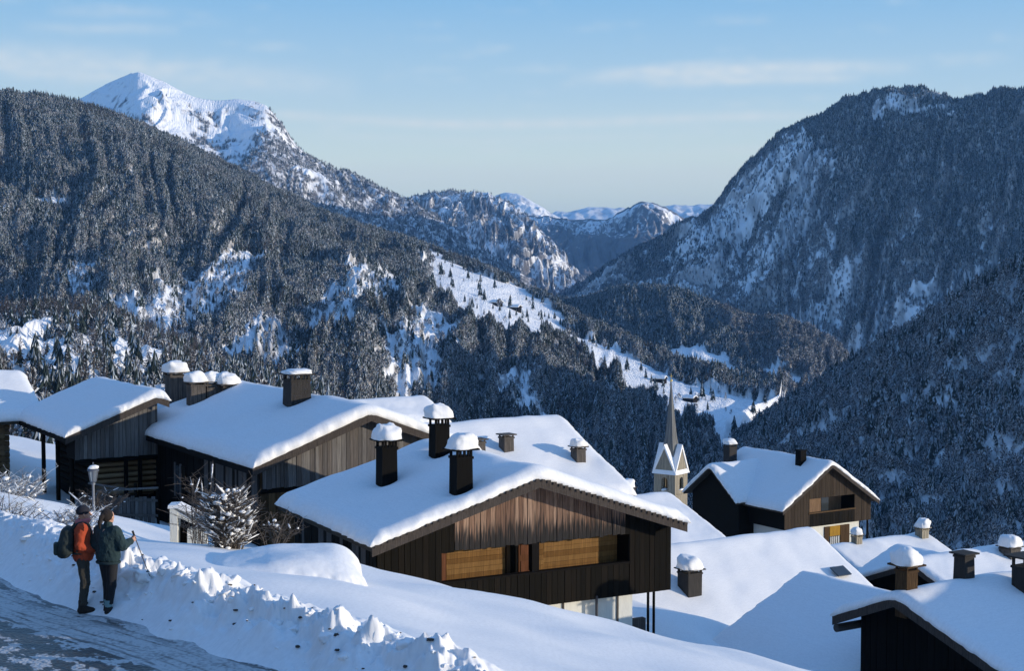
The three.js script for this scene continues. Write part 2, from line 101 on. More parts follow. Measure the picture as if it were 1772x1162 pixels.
 white_peak:[[[-362,128,-10400],[-311,145,-10353],[-261,161,-10306],[-211,177,-10259],[-161,193,-10212],[-112,206,-10160],[-63,217,-10106],[-15,214,-10063],[33,208,-10021],[80,191,-9976],[127,162,-9929],[174,133,-9900],[221,102,-9900],[268,75,-9890],[315,54,-9868],[361,33,-9845],[407,12,-9822],[453,-9,-9799]],[[-341,428,-9800],[-293,445,-9753],[-246,461,-9706],[-198,477,-9659],[-152,493,-9612],[-105,506,-9560],[-59,517,-9506],[-14,514,-9463],[31,508,-9421],[75,491,-9376],[120,462,-9329],[164,433,-9300],[208,402,-9300],[252,375,-9290],[296,354,-9268],[339,333,-9245],[382,312,-9223],[425,291,-9200]],[[-324,314,-9305],[-279,324,-9273],[-234,334,-9242],[-189,344,-9210],[-145,353,-9179],[-101,361,-9144],[-57,368,-9108],[-13,366,-9079],[30,363,-9051],[73,352,-9021],[115,334,-8990],[158,316,-8970],[201,298,-8970],[243,281,-8964],[285,268,-8948],[328,255,-8933],[370,243,-8918],[411,230,-8903]],[[-307,214,-8810],[-265,218,-8794],[-222,223,-8778],[-180,227,-8762],[-138,231,-8746],[-96,235,-8728],[-54,238,-8710],[-13,237,-8695],[29,235,-8681],[70,231,-8666],[111,223,-8650],[152,215,-8640],[193,207,-8640],[234,199,-8637],[275,194,-8629],[316,188,-8621],[357,182,-8614],[398,177,-8606]],[[-290,135,-8300],[-250,135,-8300],[-210,135,-8300],[-171,135,-8300],[-131,135,-8300],[-91,135,-8300],[-52,135,-8300],[-12,135,-8300],[27,135,-8300],[67,135,-8300],[107,135,-8300],[146,135,-8300],[186,135,-8300],[225,135,-8300],[265,135,-8300],[305,135,-8300],[344,135,-8300],[384,135,-8300]]],
 far_range:[[[-4124,388,-17376],[-3951,386,-17348],[-3778,385,-17320],[-3606,384,-17292],[-3434,382,-17264],[-3263,381,-17236],[-3092,379,-17208],[-2922,378,-17180],[-2752,377,-17151],[-2583,375,-17123],[-2415,374,-17095],[-2246,372,-17066],[-2079,371,-17037],[-1912,369,-17009],[-1746,368,-16980],[-1580,367,-16951],[-1414,365,-16922],[-1249,362,-16890],[-1084,351,-16842],[-919,340,-16793],[-756,329,-16744],[-593,318,-16695],[-431,307,-16645],[-271,296,-16596],[-111,285,-16547],[48,274,-16497],[206,263,-16448],[363,253,-16400],[521,289,-16400],[679,298,-16399],[836,312,-16399],[994,330,-16398],[1151,327,-16398],[1309,314,-16397],[1466,293,-16396],[1624,316,-16396],[1781,343,-16395],[1939,358,-16394],[2096,371,-16393],[2253,365,-16392],[2411,347,-16390],[2568,350,-16389],[2725,352,-16388],[2883,354,-16386],[3040,356,-16385],[3197,358,-16383],[3354,360,-16382],[3511,362,-16380],[3668,363,-16378],[3825,365,-16376],[3982,367,-16375],[4139,369,-16373],[4296,371,-16371],[4453,373,-16368],[4609,375,-16366],[4766,376,-16364],[4922,378,-16362],[5079,380,-16360],[5235,382,-16357],[5392,384,-16355]],[[-3916,788,-16500],[-3751,786,-16470],[-3586,785,-16441],[-3422,784,-16411],[-3258,782,-16381],[-3095,781,-16352],[-2933,779,-16322],[-2771,778,-16292],[-2610,777,-16263],[-2449,775,-16233],[-2289,774,-16203],[-2129,772,-16174],[-1970,771,-16144],[-1811,769,-16114],[-1654,768,-16085],[-1496,767,-16055],[-1339,765,-16025],[-1183,762,-15993],[-1026,751,-15944],[-870,740,-15894],[-715,729,-15845],[-561,718,-15795],[-408,707,-15746],[-256,696,-15696],[-105,685,-15647],[46,674,-15597],[195,663,-15548],[343,653,-15500],[492,689,-15500],[641,698,-15500],[790,712,-15500],[939,730,-15500],[1088,727,-15500],[1237,714,-15500],[1386,693,-15500],[1535,716,-15500],[1684,743,-15500],[1833,758,-15500],[1982,771,-15500],[2131,765,-15500],[2280,747,-15500],[2429,750,-15500],[2578,752,-15500],[2727,754,-15500],[2876,756,-15500],[3025,758,-15500],[3174,760,-15500],[3323,762,-15500],[3472,763,-15500],[3621,765,-15500],[3769,767,-15500],[3918,769,-15500],[4067,771,-15500],[4216,773,-15500],[4365,775,-15500],[4514,776,-15500],[4663,778,-15500],[4812,780,-15500],[4961,782,-15500],[5110,784,-15500]],[[-3683,587,-15510],[-3529,586,-15490],[-3376,586,-15470],[-3223,585,-15450],[-3070,584,-15431],[-2918,583,-15411],[-2767,582,-15391],[-2615,581,-15371],[-2464,580,-15351],[-2314,579,-15331],[-2163,579,-15311],[-2014,578,-15291],[-1864,577,-15272],[-1715,576,-15252],[-1566,575,-15232],[-1418,574,-15212],[-1270,573,-15192],[-1123,572,-15170],[-975,565,-15137],[-827,558,-15104],[-680,551,-15071],[-534,544,-15038],[-389,538,-15005],[-244,531,-14972],[-100,524,-14938],[44,518,-14905],[187,511,-14872],[329,505,-14840],[472,527,-14840],[614,533,-14840],[757,541,-14840],[900,552,-14840],[1042,550,-14840],[1185,542,-14840],[1328,529,-14840],[1470,543,-14840],[1613,560,-14840],[1756,569,-14840],[1898,577,-14840],[2041,573,-14840],[2184,563,-14840],[2326,564,-14840],[2469,566,-14840],[2612,567,-14840],[2754,568,-14840],[2897,569,-14840],[3040,570,-14840],[3182,571,-14840],[3325,572,-14840],[3468,574,-14840],[3610,575,-14840],[3753,576,-14840],[3896,577,-14840],[4038,578,-14840],[4181,579,-14840],[4324,580,-14840],[4466,581,-14840],[4609,583,-14840],[4752,584,-14840],[4894,585,-14840]],[[-3449,412,-14520],[-3307,412,-14510],[-3165,412,-14500],[-3024,411,-14490],[-2882,411,-14480],[-2741,410,-14470],[-2600,410,-14459],[-2459,410,-14449],[-2319,409,-14439],[-2178,409,-14429],[-2038,409,-14419],[-1898,408,-14409],[-1758,408,-14399],[-1619,407,-14389],[-1479,407,-14379],[-1340,407,-14369],[-1201,406,-14359],[-1062,405,-14348],[-923,402,-14331],[-784,399,-14314],[-646,396,-14297],[-508,393,-14280],[-370,390,-14264],[-232,387,-14247],[-95,384,-14230],[42,382,-14213],[178,379,-14196],[314,376,-14180],[451,386,-14180],[587,388,-14180],[724,392,-14180],[860,397,-14180],[996,396,-14180],[1133,392,-14180],[1269,387,-14180],[1406,393,-14180],[1542,400,-14180],[1678,404,-14180],[1815,408,-14180],[1951,406,-14180],[2087,401,-14180],[2224,402,-14180],[2360,403,-14180],[2497,403,-14180],[2633,404,-14180],[2769,404,-14180],[2906,405,-14180],[3042,405,-14180],[3179,406,-14180],[3315,406,-14180],[3451,407,-14180],[3588,407,-14180],[3724,408,-14180],[3860,408,-14180],[3997,409,-14180],[4133,409,-14180],[4270,410,-14180],[4406,410,-14180],[4542,411,-14180],[4679,411,-14180]],[[-3208,273,-13500],[-3078,273,-13500],[-2949,273,-13500],[-2819,273,-13500],[-2689,273,-13500],[-2559,273,-13500],[-2429,273,-13500],[-2299,273,-13500],[-2169,273,-13500],[-2039,273,-13500],[-1909,273,-13500],[-1779,273,-13500],[-1649,273,-13500],[-1519,273,-13500],[-1390,273,-13500],[-1260,273,-13500],[-1130,273,-13500],[-1000,273,-13500],[-870,273,-13500],[-740,273,-13500],[-610,273,-13500],[-480,273,-13500],[-350,273,-13500],[-220,273,-13500],[-90,273,-13500],[40,273,-13500],[169,273,-13500],[299,273,-13500],[429,273,-13500],[559,273,-13500],[689,273,-13500],[819,273,-13500],[949,273,-13500],[1079,273,-13500],[1209,273,-13500],[1339,273,-13500],[1469,273,-13500],[1599,273,-13500],[1728,273,-13500],[1858,273,-13500],[1988,273,-13500],[2118,273,-13500],[2248,273,-13500],[2378,273,-13500],[2508,273,-13500],[2638,273,-13500],[2768,273,-13500],[2898,273,-13500],[3028,273,-13500],[3157,273,-13500],[3287,273,-13500],[3417,273,-13500],[3547,273,-13500],[3677,273,-13500],[3807,273,-13500],[3937,273,-13500],[4067,273,-13500],[4197,273,-13500],[4327,273,-13500],[4457,273,-13500]]],
 right_mountain:[[[137,-524,-4550],[186,-499,-4503],[234,-475,-4457],[281,-452,-4410],[328,-427,-4377],[375,-401,-4348],[421,-380,-4320],[466,-360,-4291],[510,-340,-4262],[554,-319,-4232],[597,-295,-4200],[634,-246,-4141],[671,-207,-4084],[706,-179,-4027],[742,-156,-3979],[781,-141,-3954],[820,-126,-3928],[857,-114,-3899],[893,-101,-3867],[927,-89,-3830],[961,-80,-3793],[997,-75,-3770],[1038,-72,-3768],[1070,-82,-3732],[1101,-95,-3697],[1133,-112,-3663],[1171,-106,-3657],[1204,-102,-3633],[1232,-103,-3596],[1259,-108,-3560],[1289,-111,-3531],[1319,-112,-3507],[1348,-113,-3482],[1377,-114,-3457],[1406,-115,-3432],[1438,-115,-3418],[1470,-115,-3404],[1502,-115,-3389],[1533,-116,-3375],[1564,-116,-3360],[1594,-116,-3346],[1625,-117,-3331],[1654,-117,-3316],[1684,-117,-3302]],[[110,-74,-3650],[149,-49,-3604],[187,-25,-3558],[224,-2,-3512],[261,23,-3479],[297,49,-3452],[333,70,-3424],[369,90,-3396],[403,110,-3369],[437,131,-3340],[470,155,-3309],[498,204,-3251],[525,243,-3196],[551,271,-3140],[577,294,-3094],[607,309,-3071],[636,324,-3047],[664,336,-3020],[691,349,-2990],[716,361,-2955],[740,370,-2921],[767,375,-2900],[799,378,-2900],[822,368,-2867],[844,355,-2834],[867,338,-2803],[897,344,-2800],[921,348,-2778],[940,347,-2744],[959,342,-2711],[980,339,-2686],[1002,338,-2664],[1023,337,-2643],[1044,336,-2621],[1065,335,-2600],[1089,335,-2589],[1113,335,-2577],[1137,335,-2566],[1161,334,-2555],[1184,334,-2544],[1207,334,-2533],[1230,333,-2522],[1253,333,-2511],[1275,333,-2500]],[[107,-79,-3550],[143,-65,-3473],[178,-50,-3396],[212,-37,-3319],[245,-21,-3267],[278,-4,-3223],[309,13,-3176],[340,29,-3129],[369,45,-3082],[398,61,-3036],[426,75,-2993],[453,89,-2951],[479,116,-2914],[505,143,-2877],[531,165,-2844],[558,180,-2821],[585,193,-2797],[609,201,-2766],[633,209,-2735],[656,217,-2705],[681,223,-2685],[707,229,-2668],[732,235,-2651],[757,229,-2634],[782,223,-2618],[806,216,-2602],[828,215,-2579],[849,214,-2555],[869,213,-2532],[889,212,-2508],[911,212,-2490],[933,212,-2476],[955,213,-2461],[977,213,-2446],[998,213,-2432],[1019,213,-2417],[1040,213,-2402],[1060,213,-2388],[1080,213,-2373],[1100,214,-2359],[1119,214,-2344],[1138,214,-2329],[1157,214,-2315],[1175,214,-2300]],[[105,-85,-3480],[139,-80,-3369],[171,-75,-3259],[201,-71,-3148],[230,-66,-3062],[258,-61,-2985],[285,-55,-2920],[311,-49,-2856],[335,-43,-2793],[359,-39,-2735],[383,-38,-2688],[406,-38,-2640],[428,-37,-2593],[450,-31,-2554],[472,-24,-2518],[493,-16,-2482],[513,-10,-2447],[533,-6,-2412],[552,-3,-2377],[571,0,-2345],[591,3,-2322],[611,5,-2299],[631,7,-2276],[650,9,-2253],[670,10,-2236],[690,12,-2220],[710,13,-2204],[729,14,-2188],[748,16,-2172],[767,17,-2155],[786,19,-2143],[806,20,-2132],[826,22,-2121],[845,24,-2110],[864,26,-2099],[883,27,-2088],[902,29,-2077],[920,31,-2066],[938,32,-2055],[956,34,-2044],[974,36,-2033],[991,37,-2022],[1008,39,-2011],[1025,41,-2000]],[[102,-90,-3400],[135,-96,-3262],[164,-102,-3123],[191,-107,-2985],[215,-114,-2867],[238,-122,-2757],[262,-131,-2685],[285,-140,-2616],[306,-148,-2547],[326,-155,-2477],[344,-161,-2408],[360,-167,-2339],[375,-173,-2270],[392,-177,-2217],[408,-182,-2171],[424,-186,-2125],[438,-190,-2079],[451,-193,-2033],[463,-196,-1986],[476,-198,-1945],[492,-196,-1922],[507,-193,-1899],[522,-191,-1876],[537,-189,-1853],[555,-186,-1843],[573,-182,-1835],[591,-179,-1827],[609,-176,-1819],[627,-173,-1811],[644,-170,-1803],[662,-166,-1795],[679,-162,-1788],[696,-158,-1781],[713,-154,-1773],[730,-151,-1766],[747,-147,-1759],[764,-143,-1751],[780,-139,-1744],[796,-136,-1737],[812,-132,-1729],[828,-128,-1722],[844,-125,-1715],[860,-121,-1707],[875,-118,-1700]]],
 valley_hill:[[[45,-222,-2500],[68,-219,-2476],[91,-217,-2453],[113,-214,-2429],[135,-208,-2397],[156,-202,-2365],[176,-197,-2339],[197,-194,-2319],[217,-190,-2299],[237,-193,-2279],[257,-195,-2259],[276,-200,-2239],[295,-208,-2219],[314,-215,-2199],[332,-221,-2179],[349,-227,-2159],[366,-230,-2137],[382,-229,-2113],[398,-229,-2089],[413,-234,-2065],[428,-238,-2041],[443,-247,-2016],[456,-256,-1992],[466,-270,-1950],[477,-289,-1918],[488,-309,-1889]],[[38,-52,-2150],[58,-49,-2126],[78,-47,-2103],[97,-44,-2079],[115,-38,-2047],[133,-32,-2016],[150,-27,-1990],[167,-24,-1971],[184,-20,-1951],[201,-23,-1931],[217,-25,-1912],[233,-30,-1892],[249,-38,-1872],[264,-45,-1853],[279,-51,-1833],[293,-57,-1813],[307,-60,-1792],[320,-59,-1769],[333,-59,-1745],[345,-64,-1722],[356,-68,-1698],[368,-77,-1674],[378,-86,-1651],[384,-100,-1609],[392,-119,-1578],[401,-139,-1550]],[[36,-60,-2018],[55,-61,-1990],[73,-62,-1962],[90,-63,-1933],[107,-62,-1900],[123,-61,-1867],[139,-60,-1840],[155,-59,-1817],[170,-58,-1793],[184,-61,-1768],[198,-64,-1743],[212,-67,-1718],[226,-73,-1696],[239,-78,-1677],[252,-82,-1658],[265,-86,-1638],[278,-89,-1618],[289,-89,-1596],[301,-89,-1576],[313,-92,-1562],[325,-95,-1548],[337,-101,-1534],[348,-106,-1519],[357.0,-114.8,-1493.5],[367.1,-126.9,-1475.8],[377.6,-139.6,-1460.9]],[[34,-66,-1886],[51,-71,-1853],[68,-76,-1821],[83,-80,-1788],[99,-84,-1752],[113,-87,-1717],[128,-89,-1689],[142,-91,-1664],[155,-92,-1635],[167,-94,-1605],[179,-97,-1575],[191,-100,-1545],[203,-103,-1521],[214,-106,-1501],[226.0,-109.0,-1482.3],[237.2,-111.6,-1463.2],[247.9,-113.5,-1443.6],[258.1,-114.1,-1423.1],[268.5,-114.9,-1405.9],[281.1,-116.5,-1401.5],[293.7,-118.2,-1397.0],[306.2,-121.0,-1392.6],[318.6,-123.7,-1388.2],[329.5,-128.0,-1377.7],[341.8,-134.0,-1373.6],[354.7,-140.3,-1371.8]],[[31,-71,-1750],[47,-79,-1713],[62,-87,-1675],[77,-94,-1638],[90,-101,-1601],[103,-107,-1563],[116,-111,-1534],[128,-115,-1506],[139.6,-118.3,-1471.8],[150.1,-121.0,-1436.4],[159.9,-123.4,-1401.0],[169.0,-125.6,-1365.6],[178.7,-127.4,-1339.4],[188.9,-129.0,-1320.6],[198.7,-130.5,-1301.7],[208.2,-131.9,-1282.8],[217.3,-133.2,-1263.9],[226.1,-134.4,-1245.0],[235.4,-135.5,-1231.1],[248.4,-136.1,-1236.6],[261.4,-136.7,-1242.0],[274.6,-137.3,-1247.4],[287.9,-137.9,-1252.9],[301.2,-138.5,-1258.3],[315.8,-139.5,-1268.2],[331.1,-140.8,-1280.0]]],
 right_forest_slope:[[[78.8,-234.4,-789.6],[119.5,-234.9,-906.7],[162.0,-221.7,-988.8],[192.8,-200.7,-985.1],[220.5,-183.1,-968.8],[248.2,-164.4,-956.7],[275.5,-146.7,-946.3],[303.7,-129.5,-940.6],[331.7,-113.8,-935.5],[358.7,-100.8,-928.8],[384.8,-88.7,-920.8],[408.7,-78.2,-909.3],[431.9,-67.9,-897.8],[454.4,-57.9,-886.3],[475.7,-53.2,-873.9],[495.7,-55.7,-860.3],[514.8,-58.2,-846.6],[533.0,-60.7,-832.9],[550.4,-63.1,-819.2],[566.9,-65.4,-805.5],[582.4,-67.8,-791.6],[594.7,-70.4,-774.8],[606.0,-73.0,-757.9],[616.2,-75.5,-741.1],[625.4,-77.9,-724.3],[633.4,-80.3,-707.5],[640.5,-82.6,-690.7],[646.4,-84.8,-673.9],[652.1,-87.2,-657.9],[657.8,-89.8,-642.8],[662.6,-92.3,-627.9],[666.4,-94.8,-612.9],[669.3,-97.1,-597.9],[671.3,-99.4,-583.0],[672.3,-101.6,-568.1],[672.4,-103.6,-553.2],[671.6,-105.6,-538.3],[669.8,-107.5,-523.4],[667.2,-109.4,-508.6],[663.6,-111.1,-493.7]],[[69.8,-114.4,-700.0],[107.8,-114.9,-817.4],[147.4,-101.7,-900.0],[175.5,-80.7,-896.8],[200.5,-63.1,-881.0],[225.6,-44.4,-869.6],[250.4,-26.7,-859.9],[276.0,-9.5,-854.9],[301.6,6.2,-850.7],[326.3,19.2,-844.8],[350.1,31.3,-837.7],[371.8,41.8,-827.2],[392.9,52.1,-816.7],[413.3,62.1,-806.2],[432.7,66.8,-794.9],[450.8,64.3,-782.3],[468.0,61.8,-769.7],[484.5,59.3,-757.1],[500.2,56.9,-744.5],[515.1,54.6,-731.9],[529.1,52.2,-719.1],[539.9,49.6,-703.4],[549.8,47.0,-687.6],[558.7,44.5,-671.9],[566.5,42.1,-656.2],[573.4,39.7,-640.4],[579.3,37.4,-624.7],[584.1,35.2,-608.9],[588.8,32.8,-593.9],[593.5,30.2,-579.9],[597.3,27.7,-565.9],[600.2,25.2,-552.0],[602.2,22.9,-538.0],[603.3,20.6,-524.0],[603.6,18.4,-510.0],[602.9,16.4,-496.0],[601.4,14.4,-482.0],[598.9,12.5,-468.0],[595.6,10.6,-454.0],[591.4,8.9,-440.0]],[[62.6,-109.6,-627.4],[93.4,-110.3,-707.6],[125.3,-102.7,-764.5],[149.6,-90.3,-763.6],[171.9,-80.0,-754.4],[194.3,-69.1,-747.9],[216.6,-58.7,-742.3],[239.4,-48.5,-740.0],[262.3,-39.3,-738.1],[284.1,-31.4,-733.8],[305.2,-24.1,-728.4],[324.9,-17.6,-720.8],[344.1,-11.4,-713.2],[362.8,-5.3,-705.5],[380.2,-2.1,-696.3],[395.8,-3.1,-684.7],[410.7,-4.1,-673.2],[424.8,-5.0,-661.6],[438.2,-5.8,-650.1],[450.8,-6.7,-638.5],[462.6,-7.5,-626.9],[472.6,-8.6,-613.7],[481.7,-9.6,-600.6],[490.0,-10.6,-587.4],[497.4,-11.5,-574.3],[504.0,-12.4,-561.1],[509.8,-13.3,-548.0],[514.7,-14.1,-534.9],[519.4,-15.0,-522.3],[524.2,-16.3,-510.7],[528.2,-17.4,-499.0],[531.5,-18.5,-487.3],[534.1,-19.5,-475.6],[535.9,-20.4,-463.9],[536.9,-21.3,-452.2],[537.2,-22.1,-440.5],[536.8,-22.9,-428.9],[535.6,-23.6,-417.2],[533.6,-24.2,-405.5],[530.9,-24.8,-393.8]],[[55.4,-105.5,-554.8],[78.9,-106.3,-597.8],[103.2,-103.5,-628.9],[123.7,-98.7,-630.5],[143.3,-94.9,-627.7],[163.1,-90.7,-626.2],[182.7,-86.6,-624.8],[202.8,-82.6,-625.1],[223.0,-79.0,-625.5],[242.0,-75.6,-622.8],[260.4,-72.3,-619.2],[278.0,-69.5,-614.4],[295.3,-66.7,-609.6],[312.4,-64.0,-604.8],[327.8,-62.3,-597.7],[340.9,-61.9,-587.2],[353.3,-61.5,-576.7],[365.1,-61.0,-566.2],[376.1,-60.6,-555.7],[386.5,-60.1,-545.1],[396.2,-59.5,-534.6],[405.3,-59.3,-524.1],[413.6,-59.0,-513.5],[421.3,-58.6,-503.0],[428.3,-58.3,-492.4],[434.6,-57.9,-481.9],[440.3,-57.5,-471.3],[445.3,-57.0,-460.8],[450.1,-56.8,-450.7],[454.9,-56.8,-441.4],[459.2,-56.7,-432.0],[462.9,-56.6,-422.6],[465.9,-56.4,-413.2],[468.4,-56.2,-403.9],[470.3,-56.0,-394.5],[471.5,-55.7,-385.1],[472.2,-55.4,-375.7],[472.2,-55.0,-366.4],[471.7,-54.6,-357.0],[470.5,-54.2,-347.6]],[[48.0,-102.2,-480.0],[64.1,-103.2,-484.6],[80.5,-104.2,-489.3],[97.1,-105.4,-493.3],[113.9,-106.6,-497.2],[130.9,-107.8,-500.9],[147.9,-108.7,-503.8],[165.1,-109.6,-506.7],[182.5,-110.5,-509.5],[198.5,-110.7,-508.4],[214.1,-110.7,-506.6],[229.7,-110.6,-504.8],[245.1,-110.6,-502.9],[260.3,-110.6,-501.1],[273.8,-110.0,-496.2],[284.3,-108.5,-486.7],[294.2,-107.0,-477.3],[303.5,-105.5,-467.8],[312.2,-104.0,-458.4],[320.3,-102.4,-448.9],[327.8,-100.9,-439.6],[335.9,-99.5,-431.7],[343.5,-98.2,-423.8],[350.5,-96.8,-415.9],[357.1,-95.4,-408.1],[363.1,-94.0,-400.2],[368.7,-92.6,-392.3],[373.7,-91.2,-384.5],[378.6,-89.9,-377.0],[383.6,-88.9,-370.0],[388.1,-87.9,-363.0],[392.1,-86.8,-356.0],[395.7,-85.8,-349.0],[398.9,-84.7,-342.0],[401.6,-83.5,-335.0],[403.8,-82.4,-328.0],[405.6,-81.2,-321.0],[407.0,-80.0,-314.0],[407.8,-78.8,-307.0],[408.3,-77.5,-300.0]],[[36.0,-215.0,-360.0],[48.1,-215.0,-363.5],[60.4,-215.0,-366.9],[72.8,-215.0,-370.0],[85.4,-215.0,-372.9],[98.2,-215.0,-375.7],[110.9,-215.0,-377.8],[123.8,-215.0,-380.0],[136.9,-215.0,-382.2],[148.9,-215.0,-381.3],[160.6,-215.0,-380.0],[172.2,-215.0,-378.6],[183.8,-215.0,-377.2],[195.3,-215.0,-375.8],[205.4,-215.0,-372.1],[213.2,-215.0,-365.0],[220.7,-215.0,-357.9],[227.6,-215.0,-350.9],[234.2,-215.0,-343.8],[240.2,-215.0,-336.7],[245.9,-215.0,-329.7],[251.9,-215.0,-323.8],[257.6,-215.0,-317.9],[262.9,-215.0,-312.0],[267.8,-215.0,-306.1],[272.4,-215.0,-300.2],[276.5,-215.0,-294.2],[280.3,-215.0,-288.3],[284.0,-215.0,-282.7],[287.7,-215.0,-277.5],[291.1,-215.0,-272.2],[294.1,-215.0,-267.0],[296.8,-215.0,-261.7],[299.2,-215.0,-256.5],[301.2,-215.0,-251.2],[302.9,-215.0,-246.0],[304.2,-215.0,-240.7],[305.2,-215.0,-235.5],[305.9,-215.0,-230.2],[306.2,-215.0,-225.0]]],
};
// openings in the woods, as outlines on the map (x, z)
const OPEN={
 left_mountain:[["meadow",[[-86,-1646],[-36,-1572],[9,-1567],[45,-1467],[33,-1265],[-3,-1248],[-39,-1253],[-66,-1352]]],["meadow",[[54,-1334],[101,-1285],[141,-1177],[200,-1106],[136,-886],[123,-917],[101,-1016],[76,-1134],[52,-1218]]],["scree",[[-242,-936],[-247,-1096],[-237,-1189],[-217,-1180],[-197,-1058],[-182,-885],[-174,-792],[-204,-829]]],["scree",[[-335,-1084],[-324,-1108],[-293,-1035],[-267,-927],[-290,-970]]],["scree",[[-138,-1059],[-140,-1206],[-115,-1256],[-99,-1249],[-105,-1052],[-104,-966],[-118,-952]]],["scree",[[-80,-937],[-73,-1079],[-66,-1116],[-41,-1047],[-44,-938],[-49,-850],[-66,-828]]],["scree",[[-151,-814],[-156,-898],[-142,-905],[-123,-814],[-131,-774]]],["scree",[[-314,-1243],[-293,-1233],[-282,-1202],[-306,-1225]]],["scree",[[-438,-1342],[-426,-1356],[-414,-1322],[-428,-1319]]],["scree",[[-14,-947],[-2,-961],[16,-889],[5,-876]]],["scree",[[-236,-1185],[-219,-1199],[-201,-1091],[-216,-1095]]]],
 near_left_slope:[["glade",[[-183,-509],[-184,-549],[-148,-470],[-123,-396],[-127,-376],[-151,-418]]],["glade",[[-142,-428],[-141,-492],[-126,-496],[-101,-410],[-103,-359],[-121,-377]]],["glade",[[-210,-475],[-210,-584],[-141,-391],[-157,-354]]]],
 valley_hill:[["meadow",[[137,-1695],[152,-1669],[176,-1638],[179,-1601],[149,-1630]]],["meadow",[[182,-1645],[210,-1645],[237,-1599],[231,-1512],[194,-1518],[181,-1591]]],["meadow",[[266,-1544],[282,-1526],[273,-1494],[263,-1504]]],["meadow",[[286,-1500],[305,-1502],[295,-1468],[283,-1473]]]],
 right_mountain:[["rock",[[559,-3047],[615,-2958],[626,-2796],[588,-2826],[551,-2813],[503,-2932],[533,-2969]]],["rock",[[715,-2165],[787,-2191],[770,-2142],[732,-2136]]],["rock",[[485,-3206],[519,-3095],[515,-2862],[459,-2875],[360,-3018],[356,-3205],[443,-3180]]],["rock",[[754,-2901],[821,-2850],[848,-2784],[760,-2790],[720,-2859]]]],
};
// ---------------------------------------------------------------- mountains
const cat = (p0, p1, p2, p3, t) => { const t2 = t * t, t3 = t2 * t; return 0.5 * (2 * p1 + (p2 - p0) * t + (2 * p0 - 5 * p1 + 4 * p2 - p3) * t2 + (3 * p1 - p0 - 3 * p2 + p3) * t3); };
function inside(poly, x, z) { let c = false; for (let i = 0, j = poly.length - 1; i < poly.length; j = i++) { const [xi, zi] = poly[i], [xj, zj] = poly[j]; if ((zi > z) !== (zj > z) && x < (xj - xi) * (z - zi) / (zj - zi) + xi) c = !c; } return c; }
const openAt = (list, x, z, wob) => { const wx = x + wob * N2(x * 0.02, z * 0.02) + wob * 0.5 * N2(x * 0.07, z * 0.07), wz = z + wob * 2.5 * N2(x * 0.02 + 50, z * 0.02) + wob * N2(x * 0.06, z * 0.06 + 9); for (const [k, p] of list) if (inside(p, wx, wz)) return k; return ''; };
// A hillside drawn through rows of points: the first falls away behind the crest, the second is the crest, the last the foot.
function hillside(key, ns, nts, relief) {
  const R = ROWS[key], nr = R.length, nc = R[0].length, P = [], T = [];
  const rowAt = (r, u) => { const f = u * (nc - 1), i = Math.min(nc - 2, Math.floor(f)), t = f - i, g = (k) => R[r][clamp(k, 0, nc - 1)]; return [0, 1, 2].map((c) => r <= 1 ? lerp(g(i)[c], g(i + 1)[c], t) * 0.55 + 0.45 * cat(g(i - 1)[c], g(i)[c], g(i + 1)[c], g(i + 2)[c], t) : cat(g(i - 1)[c], g(i)[c], g(i + 1)[c], g(i + 2)[c], t)); };
  const steps = [];
  for (let r = 0; r < nr - 1; r++) for (let k = 0; k < nts[r]; k++) steps.push(r + k / nts[r]);
  steps.push(nr - 1);
  const cols = []; for (let i = 0; i <= ns; i++) cols.push(R.map((_, r) => rowAt(r, i / ns)));
  const pos = new Float32Array((ns + 1) * steps.length * 3); let w = 0;
  for (const s of steps) {
    const r = Math.min(nr - 2, Math.floor(s)), t = s - r;
    for (let i = 0; i <= ns; i++) {
      const q = cols[i], g = (k) => q[clamp(k, 0, nr - 1)], p = [0, 1, 2].map((c) => r === 0 ? lerp(g(0)[c], g(1)[c], t) : cat(r === 1 ? 2 * g(1)[c] - g(2)[c] : g(r - 1)[c], g(r)[c], g(r + 1)[c], g(r + 2)[c], t));
      const away = s < 1 ? 1 - s : (s - 1) / (nr - 2), calm = 0.22 + 0.78 * sstep(Math.abs(away), 0, 0.16);
      const [dx, dy, dz] = relief(p, i / ns, s < 1 ? -1 + s : (s - 1) / (nr - 2), calm);
      pos[w++] = p[0] + dx; pos[w++] = p[1] + dy; pos[w++] = p[2] + dz;
    }
  }
  const nt = steps.length - 1, index = [];
  for (let j = 0; j < nt; j++) for (let i = 0; i < ns; i++) { const a = j * (ns + 1) + i, b = a + 1, c = a + ns + 1, e = c + 1; index.push(a, c, b, b, c, e); }
  const geo = new THREE.BufferGeometry(); geo.setAttribute('position', new THREE.BufferAttribute(pos, 3)); geo.setIndex(index); geo.computeVertexNormals();
  const uv = new Float32Array(pos.length / 3 * 2); for (let i = 0; i < uv.length / 2; i++) { uv[i * 2] = pos[i * 3] + 0.3 * pos[i * 3 + 1]; uv[i * 2 + 1] = pos[i * 3 + 2] * 0.8 + pos[i * 3 + 1]; } geo.setAttribute('uv', new THREE.BufferAttribute(uv, 2));
  return { geo, ns, nt, crestRow: nts[0], pos, open: OPEN[key] ?? [] };
}
function colourLand(h, fn) {
  const n = h.pos.length / 3, c = new Float32Array(n * 3), nor = h.geo.attributes.normal.array;
  for (let i = 0; i < n; i++) { const v = fn(h.pos[i * 3], h.pos[i * 3 + 1], h.pos[i * 3 + 2], nor[i * 3 + 1], (Math.floor(i / (h.ns + 1)) - h.crestRow) / (h.nt - h.crestRow), (i % (h.ns + 1)) / h.ns); c.set(v, i * 3); }
  h.geo.setAttribute('color', new THREE.BufferAttribute(c, 3));
}
const mix3 = (a, b, t) => [lerp(a[0], b[0], t), lerp(a[1], b[1], t), lerp(a[2], b[2], t)];
